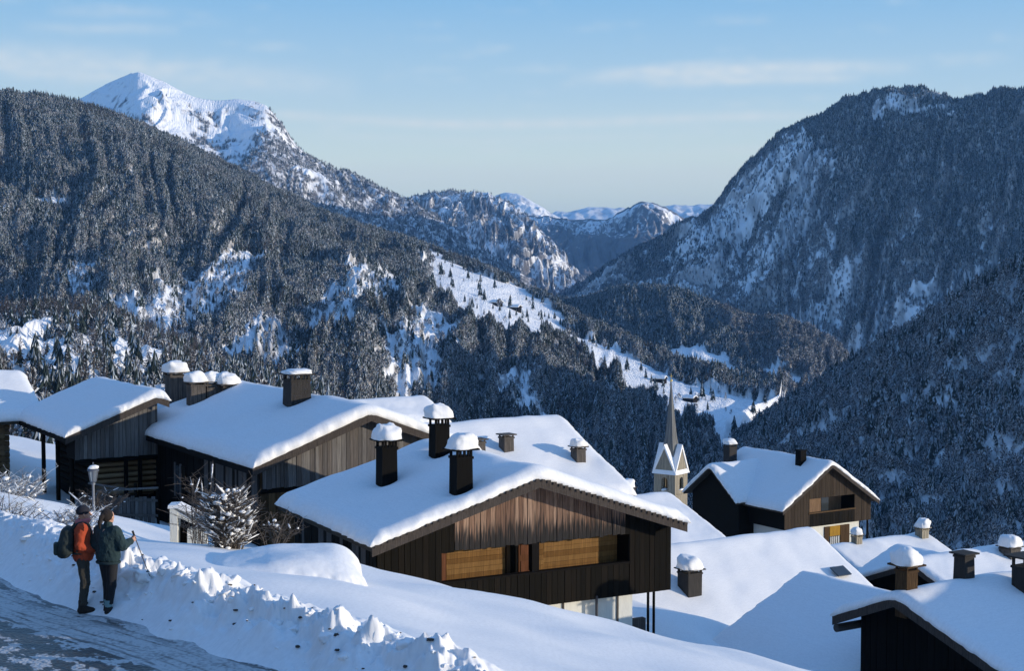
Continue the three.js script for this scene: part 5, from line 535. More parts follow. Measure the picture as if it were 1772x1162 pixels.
// ---------------------------------------------------------------- the long barn to its left
{
  const h = house({ name: 'barn_house', label: 'long grey-boarded barn with wide snowy roof and big black chimney left of centre', category: 'barn', corner: [-9.14, -6.99, -50], W: 9.22, xr: 4.61, rise: 1.7, L: 14.6, wall: 4.9, oh: [0.5, 0.5, 0.6, 0.4], T: 0.44, seed: 4, body: M.brown[2], pits: [[3.95, -5.3], [2.55, -13.2], [3.3, -13.3]] });
  const { g, hE, zf, top } = h, w = wallOf(h);
  boards(w, 'plank', { u0: h.x0 + 0.05, u1: h.x1, lo: () => hE - 0.8, hi: (u) => top(u), mats: M.grey, seed: 15, face: frontFace(h, 0.06), w: 0.17, out: 0.05, ragged: 0.05 });
  part('sill_beam', box(h.x0, h.x1, hE - 1.0, hE - 0.85, zf + 0.004, zf + 0.06), M.black[0], g);
  boards(w, 'plank', { u0: h.x0 + 0.3, u1: h.x1, lo: () => 0.8, hi: () => hE - 1.0, mats: M.brown, seed: 16, face: frontFace(h), w: 0.24 });
  boards(w, 'plank', { u0: -6.4, u1: zf, lo: () => hE - 1.75, hi: () => top(h.x0), mats: [M.grey[1], M.dark[2], M.grey[3]], seed: 17, face: (u, y, o) => [h.x0 - 0.004 - o, y, u], w: 0.2 });
  boards(w, 'plank', { u0: h.zb, u1: -6.4, lo: () => 0, hi: () => top(h.x0), mats: M.black, seed: 18, face: (u, y, o) => [h.x0 - 0.004 - o, y, u], w: 0.24 });
  boards(w, 'plank', { u0: -6.4, u1: zf, lo: () => 0, hi: () => hE - 1.75, mats: M.black, seed: 19, face: (u, y, o) => [h.x0 - 0.004 - o, y, u], w: 0.24 });
  part('eave_board', box(-0.05, 0.02, hE - 0.2, hE - 0.01, -14.6, 0), M.black[1], h.roof);
  for (let k = 0; k < 15; k++) part('rafter_end', box(0.0, 0.5, hE - 0.22, hE - 0.12, -0.6 - k * 0.98, -0.5 - k * 0.98), M.brown[2], h.roof);
  const wi = part('window', box(h.x0 - 0.06, h.x0 - 0.035, hE - 2.2, hE - 1.0, -9.75, -9.15), M.glass, g); for (const [z0, z1] of [[-9.85, -9.75], [-9.15, -9.05]]) part('window_frame', box(h.x0 - 0.1, h.x0 - 0.035, hE - 2.3, hE - 0.9, z0, z1), M.grey[0], wi); part('shutter', box(h.x0 - 0.09, h.x0 - 0.04, hE - 2.25, hE - 0.95, -8.95, -8.5), M.dark[2], g);
  // lower rear bay with its own roof
  const rb = 3.1, roof2 = part('rear_roof', prism([[0.55, hE + 0.22], [4.61, hE + 1.35], [8.6, hE + 0.2], [8.6, hE + 0.08], [4.61, hE + 1.2], [0.55, hE + 0.1]], -14.6 - rb, -14.6), M.deck, g);
  part('rear_roof_snow', roofSnow({ W: 8.05, xr: 4.06, rise: 1.13, L: rb + 0.6, T: 0.42, seed: 14 }).translate(0.55, hE + 0.22, -14.0), mSnow, g);
  part('rear_wall', prism([[1.0, 0], [8.2, 0], [8.2, hE + 0.15], [4.61, hE + 1.1], [1.0, hE + 0.15]], -14.6 - rb + 0.3, -14.2), M.black[0], g);
  chimney(g, [3.95, h.roofY(3.95), -5.3], 0.92, 1.22, { mat: M.sooty, taper: 0.88, open: 0.2, dome: 0.2, cap: 1.2, seed: 5, slats: true });
  chimney(g, [2.3, h.roofY(2.3) - 0.05, -15.1], 0.8, 1.5, { mat: M.masonry, taper: 1, open: 0.12, dome: 0.42, cap: 1.3, seed: 6 });
  chimney(g, [2.55, h.roofY(2.55), -13.2], 0.66, 1.05, { mat: M.masonry, taper: 1, open: 0.1, dome: 0.42, cap: 1.35, seed: 7 });
  chimney(g, [3.3, h.roofY(3.3), -13.3], 0.66, 0.75, { mat: M.masonry, taper: 1, open: 0.1, dome: 0.42, cap: 1.35, seed: 8 });
  chimney(g, [3.95, h.roofY(3.95), -13.0], 0.66, 0.4, { mat: M.masonry, taper: 1, open: 0.1, dome: 0.42, cap: 1.5, seed: 9 });
}
// ---------------------------------------------------------------- log barn with porch, further left
{
  const h = house({ name: 'log_barn', label: 'small barn with grey plank gable above open log wall, behind the street lamp', category: 'barn', corner: [-18.25, -6.83, -58], W: 4.3, xr: 3.84, rise: 1.5, dyR: 1.3, L: 9.2, wall: 4.0, oh: [0.5, 0.3, 0.6, 0.4], T: 0.4, seed: 6, body: null });
  const { g, hE, zf, top } = h, x0 = h.x0, x1 = h.x1;
  const w = part('wall', merge([prism([[x0 + 1.3, -0.6], [x1, -0.6], [x1, top(x1)], [h.xr, top(h.xr)], [x0 + 1.3, top(x0 + 1.3)]], h.zb, zf - 1.3), prism([[x0, hE - 1.0], [x1, hE - 1.0], [x1, top(x1)], [h.xr, top(h.xr)], [x0, top(x0)]], zf - 1.3, zf)]), M.black[0], g);
  boards(w, 'plank', { u0: x0, u1: x1, lo: () => hE - 0.98, hi: top, mats: M.grey, seed: 25, face: frontFace(h), w: 0.18, out: 0.045, ragged: 0.03 });
  part('sill_beam', box(x0, x1, hE - 1.16, hE - 1.02, zf - 0.1, zf + 0.05), M.black[0], g);
  const r = rng(8); for (let k = 0; k < 6; k++) { const yy = hE - 1.32 - k * 0.24; part('log', rod([x0 + 0.75, yy, zf - 0.25], [x1, yy + 0.02 * r(), zf - 0.25], 0.085 + 0.02 * r(), 0.09, 9), M.log[k % 3], w); }
  part('inner_boarding', box(x0 + 0.8, x1, hE - 2.75, hE - 1.02, zf - 0.62, zf - 0.52), M.brown[1], g);
  for (const x of [x0 + 0.72, x0 + 2.15, x0 + 2.75]) part('post', box(x - 0.07, x + 0.07, -0.4, hE - 1.02, zf - 0.14, zf), M.black[1], g);
  for (let k = 0; k < 9; k++) { const yy = hE - 0.3 - k * 0.3; part('log', rod([x0 + 1.1, yy, zf - 1.2], [x0 + 1.1, yy, h.zb + 1.6], 0.14, 0.14, 9), M.dark[k % 3], w); }
  for (const z of [-1.6, -3.9, -6.4]) part('porch_post', rod([x0 + 0.15, -1.2, z], [x0 + 0.12, hE - 0.15, z], 0.11, 0.09, 8), M.dark[2], g);
  part('porch_beam', box(x0, x0 + 0.2, hE - 0.35, hE - 0.16, h.zb, zf), M.dark[0], g);
  part('eave_board', box(-0.04, 0.02, hE - 0.2, hE - 0.01, -9.2, 0), M.black[1], h.roof);
}
{ // log house cut by the left edge
  const h = house({ name: 'log_house', label: 'log house with thick sunlit roof snow at the left edge', category: 'house', apex: [-23.7, -5.1, -68.8], end: 'back', phi: -58.2, W: 8, xr: 4, rise: 1.75, L: 9, wall: 3.6, oh: [0.5, 1.0, 0.6, 1.7], T: 0.45, seed: 7, body: M.black[1] });
  const w = wallOf(h), r = rng(3); for (let k = 0; k < 13; k++) { const yy = 0.15 + k * 0.26; part('log', rod([h.x1 + 0.02, yy, h.zf - 0.1], [h.x1 + 0.02, yy, h.zb - 0.35], 0.125 + 0.02 * r(), 0.13, 9), M.log[k % 3], w); part('log', rod([h.x1 + 0.3, yy + 0.13, h.zb], [h.x0, yy + 0.13, h.zb], 0.125, 0.13, 9), M.log[(k + 1) % 3], w); }
  for (const z of [h.zb + 0.25, h.zb + 3]) part('post', box(h.x1 + 0.1, h.x1 + 0.24, -0.6, h.hE - 1.1, z - 0.08, z + 0.08), M.black[0], h.g);
}
// ---------------------------------------------------------------- roofs behind and to the right
{
  const h = house({ name: 'village_house', label: 'broad sunlit roof with three short chimneys behind the middle farmhouse', apex: [2.26, -6.98, -66], end: 'back', phi: -58.2, W: 11.5, xr: 5.75, rise: 2.72, L: 14, wall: 5, T: 0.4, seed: 8, body: M.dark[1] });
  for (const [dx, dz, hh, s, dome] of [[2.45, -5.9, 0.62, 1, 0], [2.42, -4.45, 0.72, 2, 0], [3.5, -1.4, 0.62, 3, 0.3]]) chimney(h.g, [h.xr + dx, h.roofY(h.xr + dx) + 0.2, -(h.L + dz)], 0.5, hh, { mat: M.masonry, taper: 0.95, open: 0.1, dome, cap: 1.35, seed: s, turn: 0 });
}
{
  const h = house({ name: 'village_house', label: 'snowy roof stub peeping over the right end of the long barn', corner: [-8.3, -7.3, -70], phi: -58.2, W: 4.4, xr: 2.2, rise: 0.8, L: 4.4, wall: 4, T: 0.42, seed: 28, body: M.brown[2], oh: [.3, .3, .3, .3] });
  h.g.position.set(-8.9, -11.0, -66.2);
}
{
  const h = house({ name: 'village_house', label: 'sunlit roof slope with snow-capped chimney between farmhouse and church tower', apex: [9.52, -13.55, -85], end: 'back', phi: -58.2, W: 12, xr: 6, rise: 2.25, L: 10, wall: 5, T: 0.4, seed: 9, body: M.dark[1] });
  chimney(h.g, [h.xr - 1.2, h.roofY(h.xr - 1.2), -7.6], 0.75, 0.95, { mat: M.masonry, taper: 1, open: 0.1, dome: 0.4, cap: 1.25, seed: 4 });
}
{
  const h = house({ name: 'village_house', label: 'wide sunlit roof with tilted dark chimney right of the middle farmhouse', apex: [15.87, -13.77, -75], end: 'back', phi: -58.2, W: 13, xr: 6, rise: 3.1, dyR: -0.55, L: 15, wall: 5, T: 0.31, seed: 10, body: M.dark[1] });
  chimney(h.g, [h.xr + 3.1, h.roofY(h.xr + 3.1) + 0.1, -4.3], 0.8, 1.05, { mat: M.sooty, taper: 1.03, open: 0.16, dome: 0.5, cap: 1.35, seed: 11 });
  for (const [x, z] of [[9.6, -13.6]]) { const v = part('skylight', box(-0.35, 0.35, 0, 0.06, -0.45, 0.45), M.glass, h.g); v.position.set(x, h.roofY(x) + 0.5, z); v.rotation.z = -0.48; }
}
{ // shaded slope
  house({ name: 'village_house', label: 'steep shaded blue snow roof beside the dark gable at lower right', apex: [10.78, -11.2, -52], end: 'back', W: 9.2, xr: 5.7, rise: 2.63, L: 13, wall: 4, T: 0.31, seed: 12, body: M.dark[1], oh: [0.5, 0.5, 0.6, 0.3] });
}
{ // dark gable cut by the lower right corner
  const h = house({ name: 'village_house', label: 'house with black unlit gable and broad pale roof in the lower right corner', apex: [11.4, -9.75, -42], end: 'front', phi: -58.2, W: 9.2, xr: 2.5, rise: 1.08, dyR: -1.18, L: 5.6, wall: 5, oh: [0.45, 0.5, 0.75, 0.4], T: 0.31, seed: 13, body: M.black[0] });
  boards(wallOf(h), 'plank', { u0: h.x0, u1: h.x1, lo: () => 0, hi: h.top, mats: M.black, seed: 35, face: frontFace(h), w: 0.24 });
  part('gutter', rod([0.12, h.hE - 0.32, 0.02], [0.12, h.hE - 0.32, -5.6], 0.13, 0.13, 12), M.masonry, h.g);
  chimney(h.g, [h.xr - 0.1, h.roofY(h.xr - 0.1) + 0.1, -0.6], 0.46, 0.72, { mat: M.brown[2], taper: 1, open: 0.14, dome: 0.4, cap: 1.75, seed: 14 });
  chimney(h.g, [h.xr - 0.2, h.roofY(h.xr - 0.2) + 0.1, -3.25], 0.5, 0.9, { mat: M.sooty, taper: 0.85, open: 0.06, dome: 0, cap: 1.3, seed: 15 });
  chimney(h.g, [h.xr + 1.05, h.roofY(h.xr + 1.05), -4.6], 0.6, 1.0, { mat: M.sooty, taper: 1, open: 0.3, dome: 0, cap: 1.6, seed: 16 });
}
{ // the next house down the lane, out of the picture, keeps the sun off the pale roof
  house({ name: 'village_house', label: 'neighbouring house beyond the right edge of the view', corner: [21.8, -9.4, -28], phi: 0, W: 9.4, xr: 4.7, rise: 1.8, L: 13, wall: 6, T: 0.4, seed: 31, body: M.dark[1] });
}
{ // cluster at the right edge
  const a = house({ name: 'village_house', label: 'shaded snow roof with two stone chimneys left of the right edge', apex: [22.8, -16.5, -84], end: 'back', W: 9.5, xr: 4.75, rise: 1.9, L: 10, wall: 4, T: 0.4, seed: 17, body: M.dark[1] });
  const b = house({ name: 'village_house', label: 'low sunlit snow roof with stone chimney just right of the chalet', apex: [27.8, -17.9, -95], end: 'back', phi: -58.2, W: 9, xr: 4.5, rise: 1.6, L: 9, wall: 4, T: 0.45, seed: 18, body: M.dark[1] });
  chimney(b.g, [b.xr + 0.6, b.roofY(b.xr + 0.6), -8.0], 0.62, 0.95, { mat: M.stone, taper: 1, open: 0.12, dome: 0.5, cap: 1.4, seed: 19 });
  chimney(b.g, [b.xr + 0.2, b.roofY(b.xr), -2.4], 0.5, 0.75, { mat: M.stone, taper: 1, open: 0.12, dome: 0.45, cap: 1.3, seed: 20 });
  const c = house({ name: 'village_house', label: 'pale snow roof reaching out of the right edge behind the chimneys', apex: [33, -15.5, -82], end: 'back', phi: -58.2, W: 10, xr: 5, rise: 2.0, L: 14, wall: 4, T: 0.42, seed: 21, body: M.dark[1] });
  chimney(c.g, [c.xr + 1.0, c.roofY(c.xr + 1.0), -6.6], 0.8, 0.75, { mat: M.masonry, taper: 1, open: 0.1, dome: 0.55, cap: 1.35, seed: 22 });
}
// ---------------------------------------------------------------- chalet on the right
{
  const h = house({ name: 'chalet', label: 'dark timber chalet with recessed balcony and white ground floor near the church', apex: [23.76, -14.32, -105], end: 'front', W: 9.72, xr: 4.86, rise: 3.12, L: 10, wall: 6.4, oh: [0.6, 0.35, 0.5, 0.5], T: 0.42, seed: 23, body: null });
  const { g, hE, zf, top } = h, A = (v) => hE + 3.12 + v, X = (v) => 4.86 + v, floor = A(-4.6);
  const xa = X(-1.8), xb = X(2.8), dp = 1.4;
  const poly = [[h.x0, floor], [h.x1, floor], [h.x1, top(h.x1)], [h.xr, top(h.xr)], [h.x0, top(h.x0)]];
  const w = part('wall', merge([prism(poly, h.zb, zf - dp), prism([[h.x0, floor], [xa, floor], [xa, top(xa)], [h.x0, top(h.x0)]], zf - dp, zf), prism([[xb, floor], [h.x1, floor], [h.x1, top(h.x1)], [xb, top(xb)]], zf - dp, zf), prism([[xa, A(-2.5)], [xb, A(-2.5)], [xb, top(xb)], [h.xr, top(h.xr)], [xa, top(xa)]], zf - dp, zf), box(xa, xb, floor, A(-3.65), zf - 0.12, zf)]), M.dark[1], g);
  const mats = [wood(.085, .062, .043), wood(.07, .05, .035), wood(.10, .072, .05)];
  boards(w, 'plank', { u0: h.x0, u1: xa, lo: () => floor, hi: top, mats, seed: 41, face: frontFace(h), w: 0.3 });
  boards(w, 'plank', { u0: xa, u1: xb, lo: () => A(-2.5), hi: top, mats, seed: 42, face: frontFace(h), w: 0.3 });
  boards(w, 'plank', { u0: xb, u1: h.x1, lo: () => floor, hi: top, mats, seed: 43, face: frontFace(h), w: 0.3 });
  boards(w, 'plank', { u0: xa, u1: xb, lo: () => floor, hi: () => A(-3.62), mats: M.dark, seed: 44, face: frontFace(h), w: 0.3 });
  part('handrail', box(xa - 0.1, xb + 0.1, A(-3.62), A(-3.54), zf - 0.14, zf + 0.1), M.brown[1], g);
  const inner = part('balcony_wall', box(xa, xb, floor, A(-2.5), zf - dp + 0.003, zf - dp + 0.03), wood(.42, .27, .17), g);
  for (const x of [X(-1.3), X(0.7)]) part('window', box(x, x + 0.75, A(-3.9), A(-2.75), zf - dp + 0.035, zf - dp + 0.06), M.glass, inner);
  const pw = part('plaster_wall', box(h.x0 + 0.5, X(3.6), -1.2, floor - 0.003, h.zb + 0.4, zf - 0.3), M.plaster, g);
  const win = part('window', box(X(0.55), X(1.5), A(-6.3), A(-4.85), zf - 0.3, zf - 0.27), M.glass, g); part('blind', box(X(0.5), X(1.55), A(-5.55), A(-4.8), zf - 0.26, zf - 0.2), M.blind, win); for (let k = 0; k < 5; k++) part('railing_bar', box(X(0.6 + k * 0.2), X(0.66 + k * 0.2), A(-6.3), A(-5.6), zf - 0.24, zf - 0.21), M.white, win);
  for (const x of [0.0, 1.62, 2.1]) part('shutter', box(X(x), X(x + 0.45), A(-6.3), A(-4.8), zf - 0.298, zf - 0.22), M.brown[2], g);
  const bal = part('balcony', box(X(1.2), X(5.2), A(-7.5), A(-7.36), zf - 0.6, zf + 0.9), M.brown[2], g); boards(bal, 'plank', { u0: X(1.2), u1: X(5.2), lo: () => A(-7.5), hi: () => A(-6.55), mats: [wood(.12, .08, .05), wood(.1, .07, .045)], seed: 46, face: (u, y, o) => [u, y, zf + 0.9 + o], w: 0.25 });
  part('post', rod([X(4.3), -2, zf - 0.1], [X(4.3), floor, zf - 0.1], 0.08), M.black[0], g);
  chimney(g, [X(-0.8), h.roofY(X(-0.8)) + 0.1, -2.5], 0.62, 1.25, { mat: M.black[0], taper: 0.9, open: 0, dome: 0, cap: 1.1, seed: 24 });
  chimney(g, [X(-2.0), h.roofY(X(-2.0)) + 0.2, -9.2], 0.75, 1.6, { mat: M.sooty, taper: 1, open: 0.15, dome: 0.45, cap: 1.25, seed: 25 });
  // cross wing facing left: its own gable and snow, in the chalet's axes
  const wing = new THREE.Group(); wing.name = 'cross_wing'; g.add(wing); wing.position.set(-1.0, A(-2.95), -7.1); wing.rotation.y = -Math.PI / 2;
  const half = 3.12, rs = 2.35; // local x runs towards the chalet's front, the gable faces away from the chalet
  part('roof', prism([[-half, 0], [0, rs], [half, 0], [half, -0.13], [0, rs - 0.16], [-half, -0.13]].map(([x, y]) => [x, y - rs + 2.35]), -5.2, 0), M.deck, wing);
  part('roof_snow', roofSnow({ W: 2 * half, xr: half, rise: rs, L: 5.2, T: 0.42, seed: 26 }).translate(-half, 0, 0), mSnow, wing);
  part('wall', prism([[-half + 0.4, -6], [half - 0.4, -6], [half - 0.4, 0.15], [0, rs - 0.2], [-half + 0.4, 0.15]], -5, -0.6), M.dark[1], wing);
}
// ---------------------------------------------------------------- church tower
{
  const g = thing('church_tower', 'pale stone church tower with four gables and tall pointed spire', 'church', [21.89, -46, -190], rad(53)), s = 3.3, e = 46 - 26.9, top = e + 3.35, c = [s / 2, -s / 2];
  // local: the corner that faces the camera is the origin; the faces run along +x and -z
  const shaft = part('wall', box(0, s, 0, e - 3.2, -s, 0), M.stone, g);
  const bel = new THREE.Group(); bel.name = 'belfry'; g.add(bel);
  const y0 = e - 3.2, p = 0.55; for (const [x, z] of [[0, 0], [s - p, 0], [0, -s + p], [s - p, -s + p]]) part('pier', box(x, x + p, y0, e + 0.02, z - p, z), M.stone, bel);
  const mid = (i) => i === 0 ? (u, y, o) => [u, y, o] : i === 1 ? (u, y, o) => [-o, y, u - s] : i === 2 ? (u, y, o) => [u, y, -s - o] : (u, y, o) => [s + o, y, u - s];
  for (let i = 0; i < 4; i++) { // gable wall with round-headed opening
    const sh = new THREE.Shape(); sh.moveTo(p - 0.01, y0); sh.lineTo(s - p + 0.01, y0); sh.lineTo(s - p + 0.01, e); sh.lineTo(s, e); sh.lineTo(s / 2, top); sh.lineTo(0, e); sh.lineTo(p - 0.01, e); sh.closePath();
    const ho = new THREE.Path(); const w = 0.5, b = y0 + 0.55, t = b + 1.25; ho.moveTo(s / 2 - w, b); ho.lineTo(s / 2 + w, b); ho.lineTo(s / 2 + w, t); ho.absarc(s / 2, t, w, 0, Math.PI, false); ho.lineTo(s / 2 - w, b); sh.holes.push(ho);
    const q = new THREE.ExtrudeGeometry(sh, { depth: 0.32, bevelEnabled: false, curveSegments: 10 }); q.translate(0, 0, -0.3);
    if (i === 1) { q.rotateY(-Math.PI / 2); q.translate(0, 0, -s); } if (i === 2) { q.rotateY(Math.PI); q.translate(s, 0, -s); } if (i === 3) { q.rotateY(Math.PI / 2); q.translate(s, 0, 0); }
    part('gable', q, M.stone, bel);
    const f = mid(i); part('sill_snow', snowDome(1.2, 0.5, 0.22, i).translate(...f(s / 2, y0 + 0.56, 0)), mSnow, bel);
  }
  part('bell', new THREE.LatheGeometry([[0.02, 0.75], [0.18, 0.7], [0.24, 0.35], [0.42, 0], [0.36, 0]].map(([a, b]) => new THREE.Vector2(a, b)), 20).translate(s / 2, y0 + 0.9, -s / 2), M.metal, bel);
  part('cornice', merge([box(-0.12, s + 0.12, y0 - 0.15, y0, 0.003, 0.12), box(-0.12, -0.003, y0 - 0.15, y0, -s - 0.1, 0.0)]), M.stone, g);
  // snow in the four valleys: crossing gable roofs
  const cross = []; for (const turn of [0, Math.PI / 2]) { const q = prism([[-s / 2 - 0.28, e - 0.45], [0, top + 0.22], [s / 2 + 0.28, e - 0.45], [s / 2 + 0.05, e - 0.45], [0, top - 0.28], [-s / 2 - 0.05, e - 0.45]], -s / 2 - 0.16, s / 2 + 0.16); q.rotateY(turn); q.translate(s / 2, 0, -s / 2); cross.push(q); }
  part('roof_snow', merge(cross), mSnow, g);
  const sp = new THREE.LatheGeometry([[1.28, top - 1.5], [1.1, top - 0.2], [0.82, top + 1.2], [0.5, top + 4.1], [0.05, top + 8.6]].map(([a, b]) => new THREE.Vector2(a, b)), 8); sp.translate(s / 2, 0, -s / 2); const spire = part('spire', toCreasedNormals(sp, 0.4), M.slate, g);
  part('ball', new THREE.SphereGeometry(0.17, 14, 10).translate(s / 2, top + 8.75, -s / 2), M.gold, spire); part('cross', merge([box(s / 2 - 0.03, s / 2 + 0.03, top + 8.8, top + 9.7, -s / 2 - 0.03, -s / 2 + 0.03), box(s / 2 - 0.28, s / 2 + 0.28, top + 9.3, top + 9.37, -s / 2 - 0.03, -s / 2 + 0.03)]), M.gold, spire);
}
// ---------------------------------------------------------------- huts on the far meadows
{
  const surf = (key, x, z) => { const h = hills[key], P = h.pos, from = h.crestRow * (h.ns + 1); let b = 0, best = 1e9; for (let i = from; i < P.length / 3; i++) { const d = (P[i * 3] - x) ** 2 + (P[i * 3 + 2] - z) ** 2; if (d < best) { best = d; b = i; } } return [x, P[b * 3 + 1], z]; };
  const hut = (key, x, z, k, turn, label) => {
    const g = thing('hay_hut', label, 'hut', surf(key, x, z), turn, 'huts on the meadows'); g.position.y += 0.7;
    part('wall', prism([[-k / 2, -4], [k / 2, -4], [k / 2, k * .32], [0, k * .5], [-k / 2, k * .32]], -k * 0.6, k * 0.6), M.dark[2], g);
    part('roof', prism([[-k * .6, k * .29], [0, k * .53], [k * .6, k * .29], [k * .6, k * .27], [0, k * .505], [-k * .6, k * .27]], -k * .7, k * .7), M.deck, g);
    part('roof_snow', roofSnow({ W: k * 1.2, xr: k * .6, rise: k * .24, L: k * 1.4, T: 0.9, seed: k }).translate(-k * .6, k * .295, k * .7), mSnow, g);
  };
  hut('left_mountain', -15, -1334, 8, 0.9, 'left of the two dark huts on the upper spur meadow');
  hut('left_mountain', 3, -1345, 8, 1.1, 'right of the two dark huts on the upper spur meadow');
  hut('left_mountain', 118, -1135, 8, 1.2, 'dark hut on the lower meadow just left of the spire tip');
  hut('left_mountain', 131, -1045, 7, 1.0, 'dark hut on the lower meadow right of the spire');
  hut('valley_hill', 206, -1560, 11, 1.4, 'snow-roofed hut in the clearing under the wooded hill');
  hut('near_left_slope', -119, -366, 5.5, 0.3, 'small sunlit hut among the larches above the log house');
}
// ---------------------------------------------------------------- small things near the road
{ // low shed buried in snow
  const g = thing('low_shed', 'low shed almost buried under a thick rounded snow cap below the farmhouse', 'shed', [-5.95, -6.72, -26.9], rad(10));
  part('wall', box(0.35, 2.75, -0.4, 0.36, -1.9, -0.2), M.brown[2], g);
  part('roof', box(0.1, 2.95, 0.36, 0.44, -2.15, -0.02), M.brown[1], g);
  for (let k = 0; k < 9; k++) part('plank', box(0.36 + k * 0.26, 0.6 + k * 0.26, -0.3, 0.36, -0.197, -0.165), M.brown[k % 3], g);
  part('roof_snow', roofSnow({ W: 2.95, xr: 1.2, rise: 0.12, dyR: 0.0, L: 2.3, T: 0.56, seed: 44, o: 0.16 }).translate(0.05, 0.44, 0.05), mSnow, g);
  const q = snowDome(2.4, 2.6, 0.72, 7); q.translate(-0.35, -0.12, -1.0); part('snow_drift', q, mSnow, g);
}
{ // plank balustrade between the barns
  const g = thing('plank_fence', 'weathered plank fence with rails between the log barn and the long barn', 'fence', [-16.7, -10.2, -56.5], rad(-6));
  for (let k = 0; k < 15; k++) part('picket', box(k * 0.17, k * 0.17 + 0.15, 0.0, 1.22 + 0.04 * Math.sin(k * 2.3), 0, 0.03), M.grey[k % 4], g);
  for (const y of [0.45, 1.05]) part('rail', box(-0.1, 2.65, y, y + 0.09, 0.034, 0.08), M.grey[3], g);
  part('rail', beam([-0.2, 1.75, 0.06], [1.6, 1.5, 0.06], 0.07), M.grey[0], g); part('rail', beam([0.2, 1.45, 0.1], [2.7, 1.62, 0.1], 0.07), M.grey[2], g);
  for (const x of [-0.08, 1.7, 2.62]) part('post', box(x - 0.05, x + 0.05, -0.5, 1.75, -0.1, -0.003), M.dark[2], g);
}
{ // white-framed shelter
  const g = thing('wayside_shelter', 'small white plastered shelter with sloping snowy top beside the shrub', 'shelter', [-9.2, -8.0, -38], rad(4));
  part('pillar', box(0, 0.2, -0.4, 1.62, -0.5, 0), M.plaster, g);
  part('back_wall', box(0.2, 0.95, -0.4, 1.05, -0.5, -0.42), M.dark[2], g);
  part('lintel', prism([[0.202, 1.38], [0.95, 1.05], [0.95, 1.22], [0.202, 1.6]], -0.48, -0.02), M.plaster, g);
  part('side_wall', box(0.45, 0.95, -0.4, 1.05, -0.4, -0.05), M.plaster, g);
  part('snow_cap', prism([[-0.05, 1.625], [0.2, 1.63], [1.0, 1.24], [1.0, 1.32], [0.22, 1.73], [-0.04, 1.71]], -0.54, 0.03), mSnow, g);
}
{ // street lamp
  const g = thing('street_lamp', 'old-style street lamp with glazed lantern in front of the log barn', 'street lamp', [-13.02, -8.55, -44], 0.3), H = 2.62 - 0.63;
  const pole = part('pole', new THREE.LatheGeometry([[0.12, 0], [0.11, 0.3], [0.06, 0.36], [0.045, 0.6], [0.038, H - 0.1], [0.07, H - 0.04], [0.03, H]].map(([a, b]) => new THREE.Vector2(a, b)), 14), new THREE.MeshStandardMaterial({ color: lin(.16, .17, .19), roughness: 0.6, metalness: 0.2 }), g);
  const lm = new THREE.MeshStandardMaterial({ color: lin(.12, .13, .15), roughness: 0.5, metalness: 0.4 });
  const lan = new THREE.Group(); lan.name = 'lantern'; lan.position.y = H; g.add(lan);
  const glass = new THREE.MeshPhysicalMaterial({ color: lin(.6, .66, .72), roughness: 0.3, transmission: 0.85, thickness: 0 });
  part('glazing', new THREE.CylinderGeometry(0.165, 0.1, 0.34, 6, 1, true).translate(0, 0.2, 0), glass, lan);
  for (let k = 0; k < 6; k++) { const a = k * Math.PI / 3 + Math.PI / 6 * 0; part('glazing_bar', rod([Math.sin(a) * 0.102, 0.03, Math.cos(a) * 0.102], [Math.sin(a) * 0.168, 0.37, Math.cos(a) * 0.168], 0.012, 0.012, 5), lm, lan); }
  part('base_ring', new THREE.CylinderGeometry(0.115, 0.07, 0.04, 6).translate(0, 0.015, 0), lm, lan);
  part('hood', new THREE.LatheGeometry([[0.205, 0.365], [0.2, 0.39], [0.1, 0.48], [0.075, 0.5], [0.06, 0.54], [0.02, 0.56], [0.025, 0.6], [0.002, 0.64]].map(([a, b]) => new THREE.Vector2(a, b)), 6), lm, lan);
  part('snow_cap', snowDome(0.3, 0.3, 0.1, 3).translate(0, 0.44, 0), mSnow, lan);
}
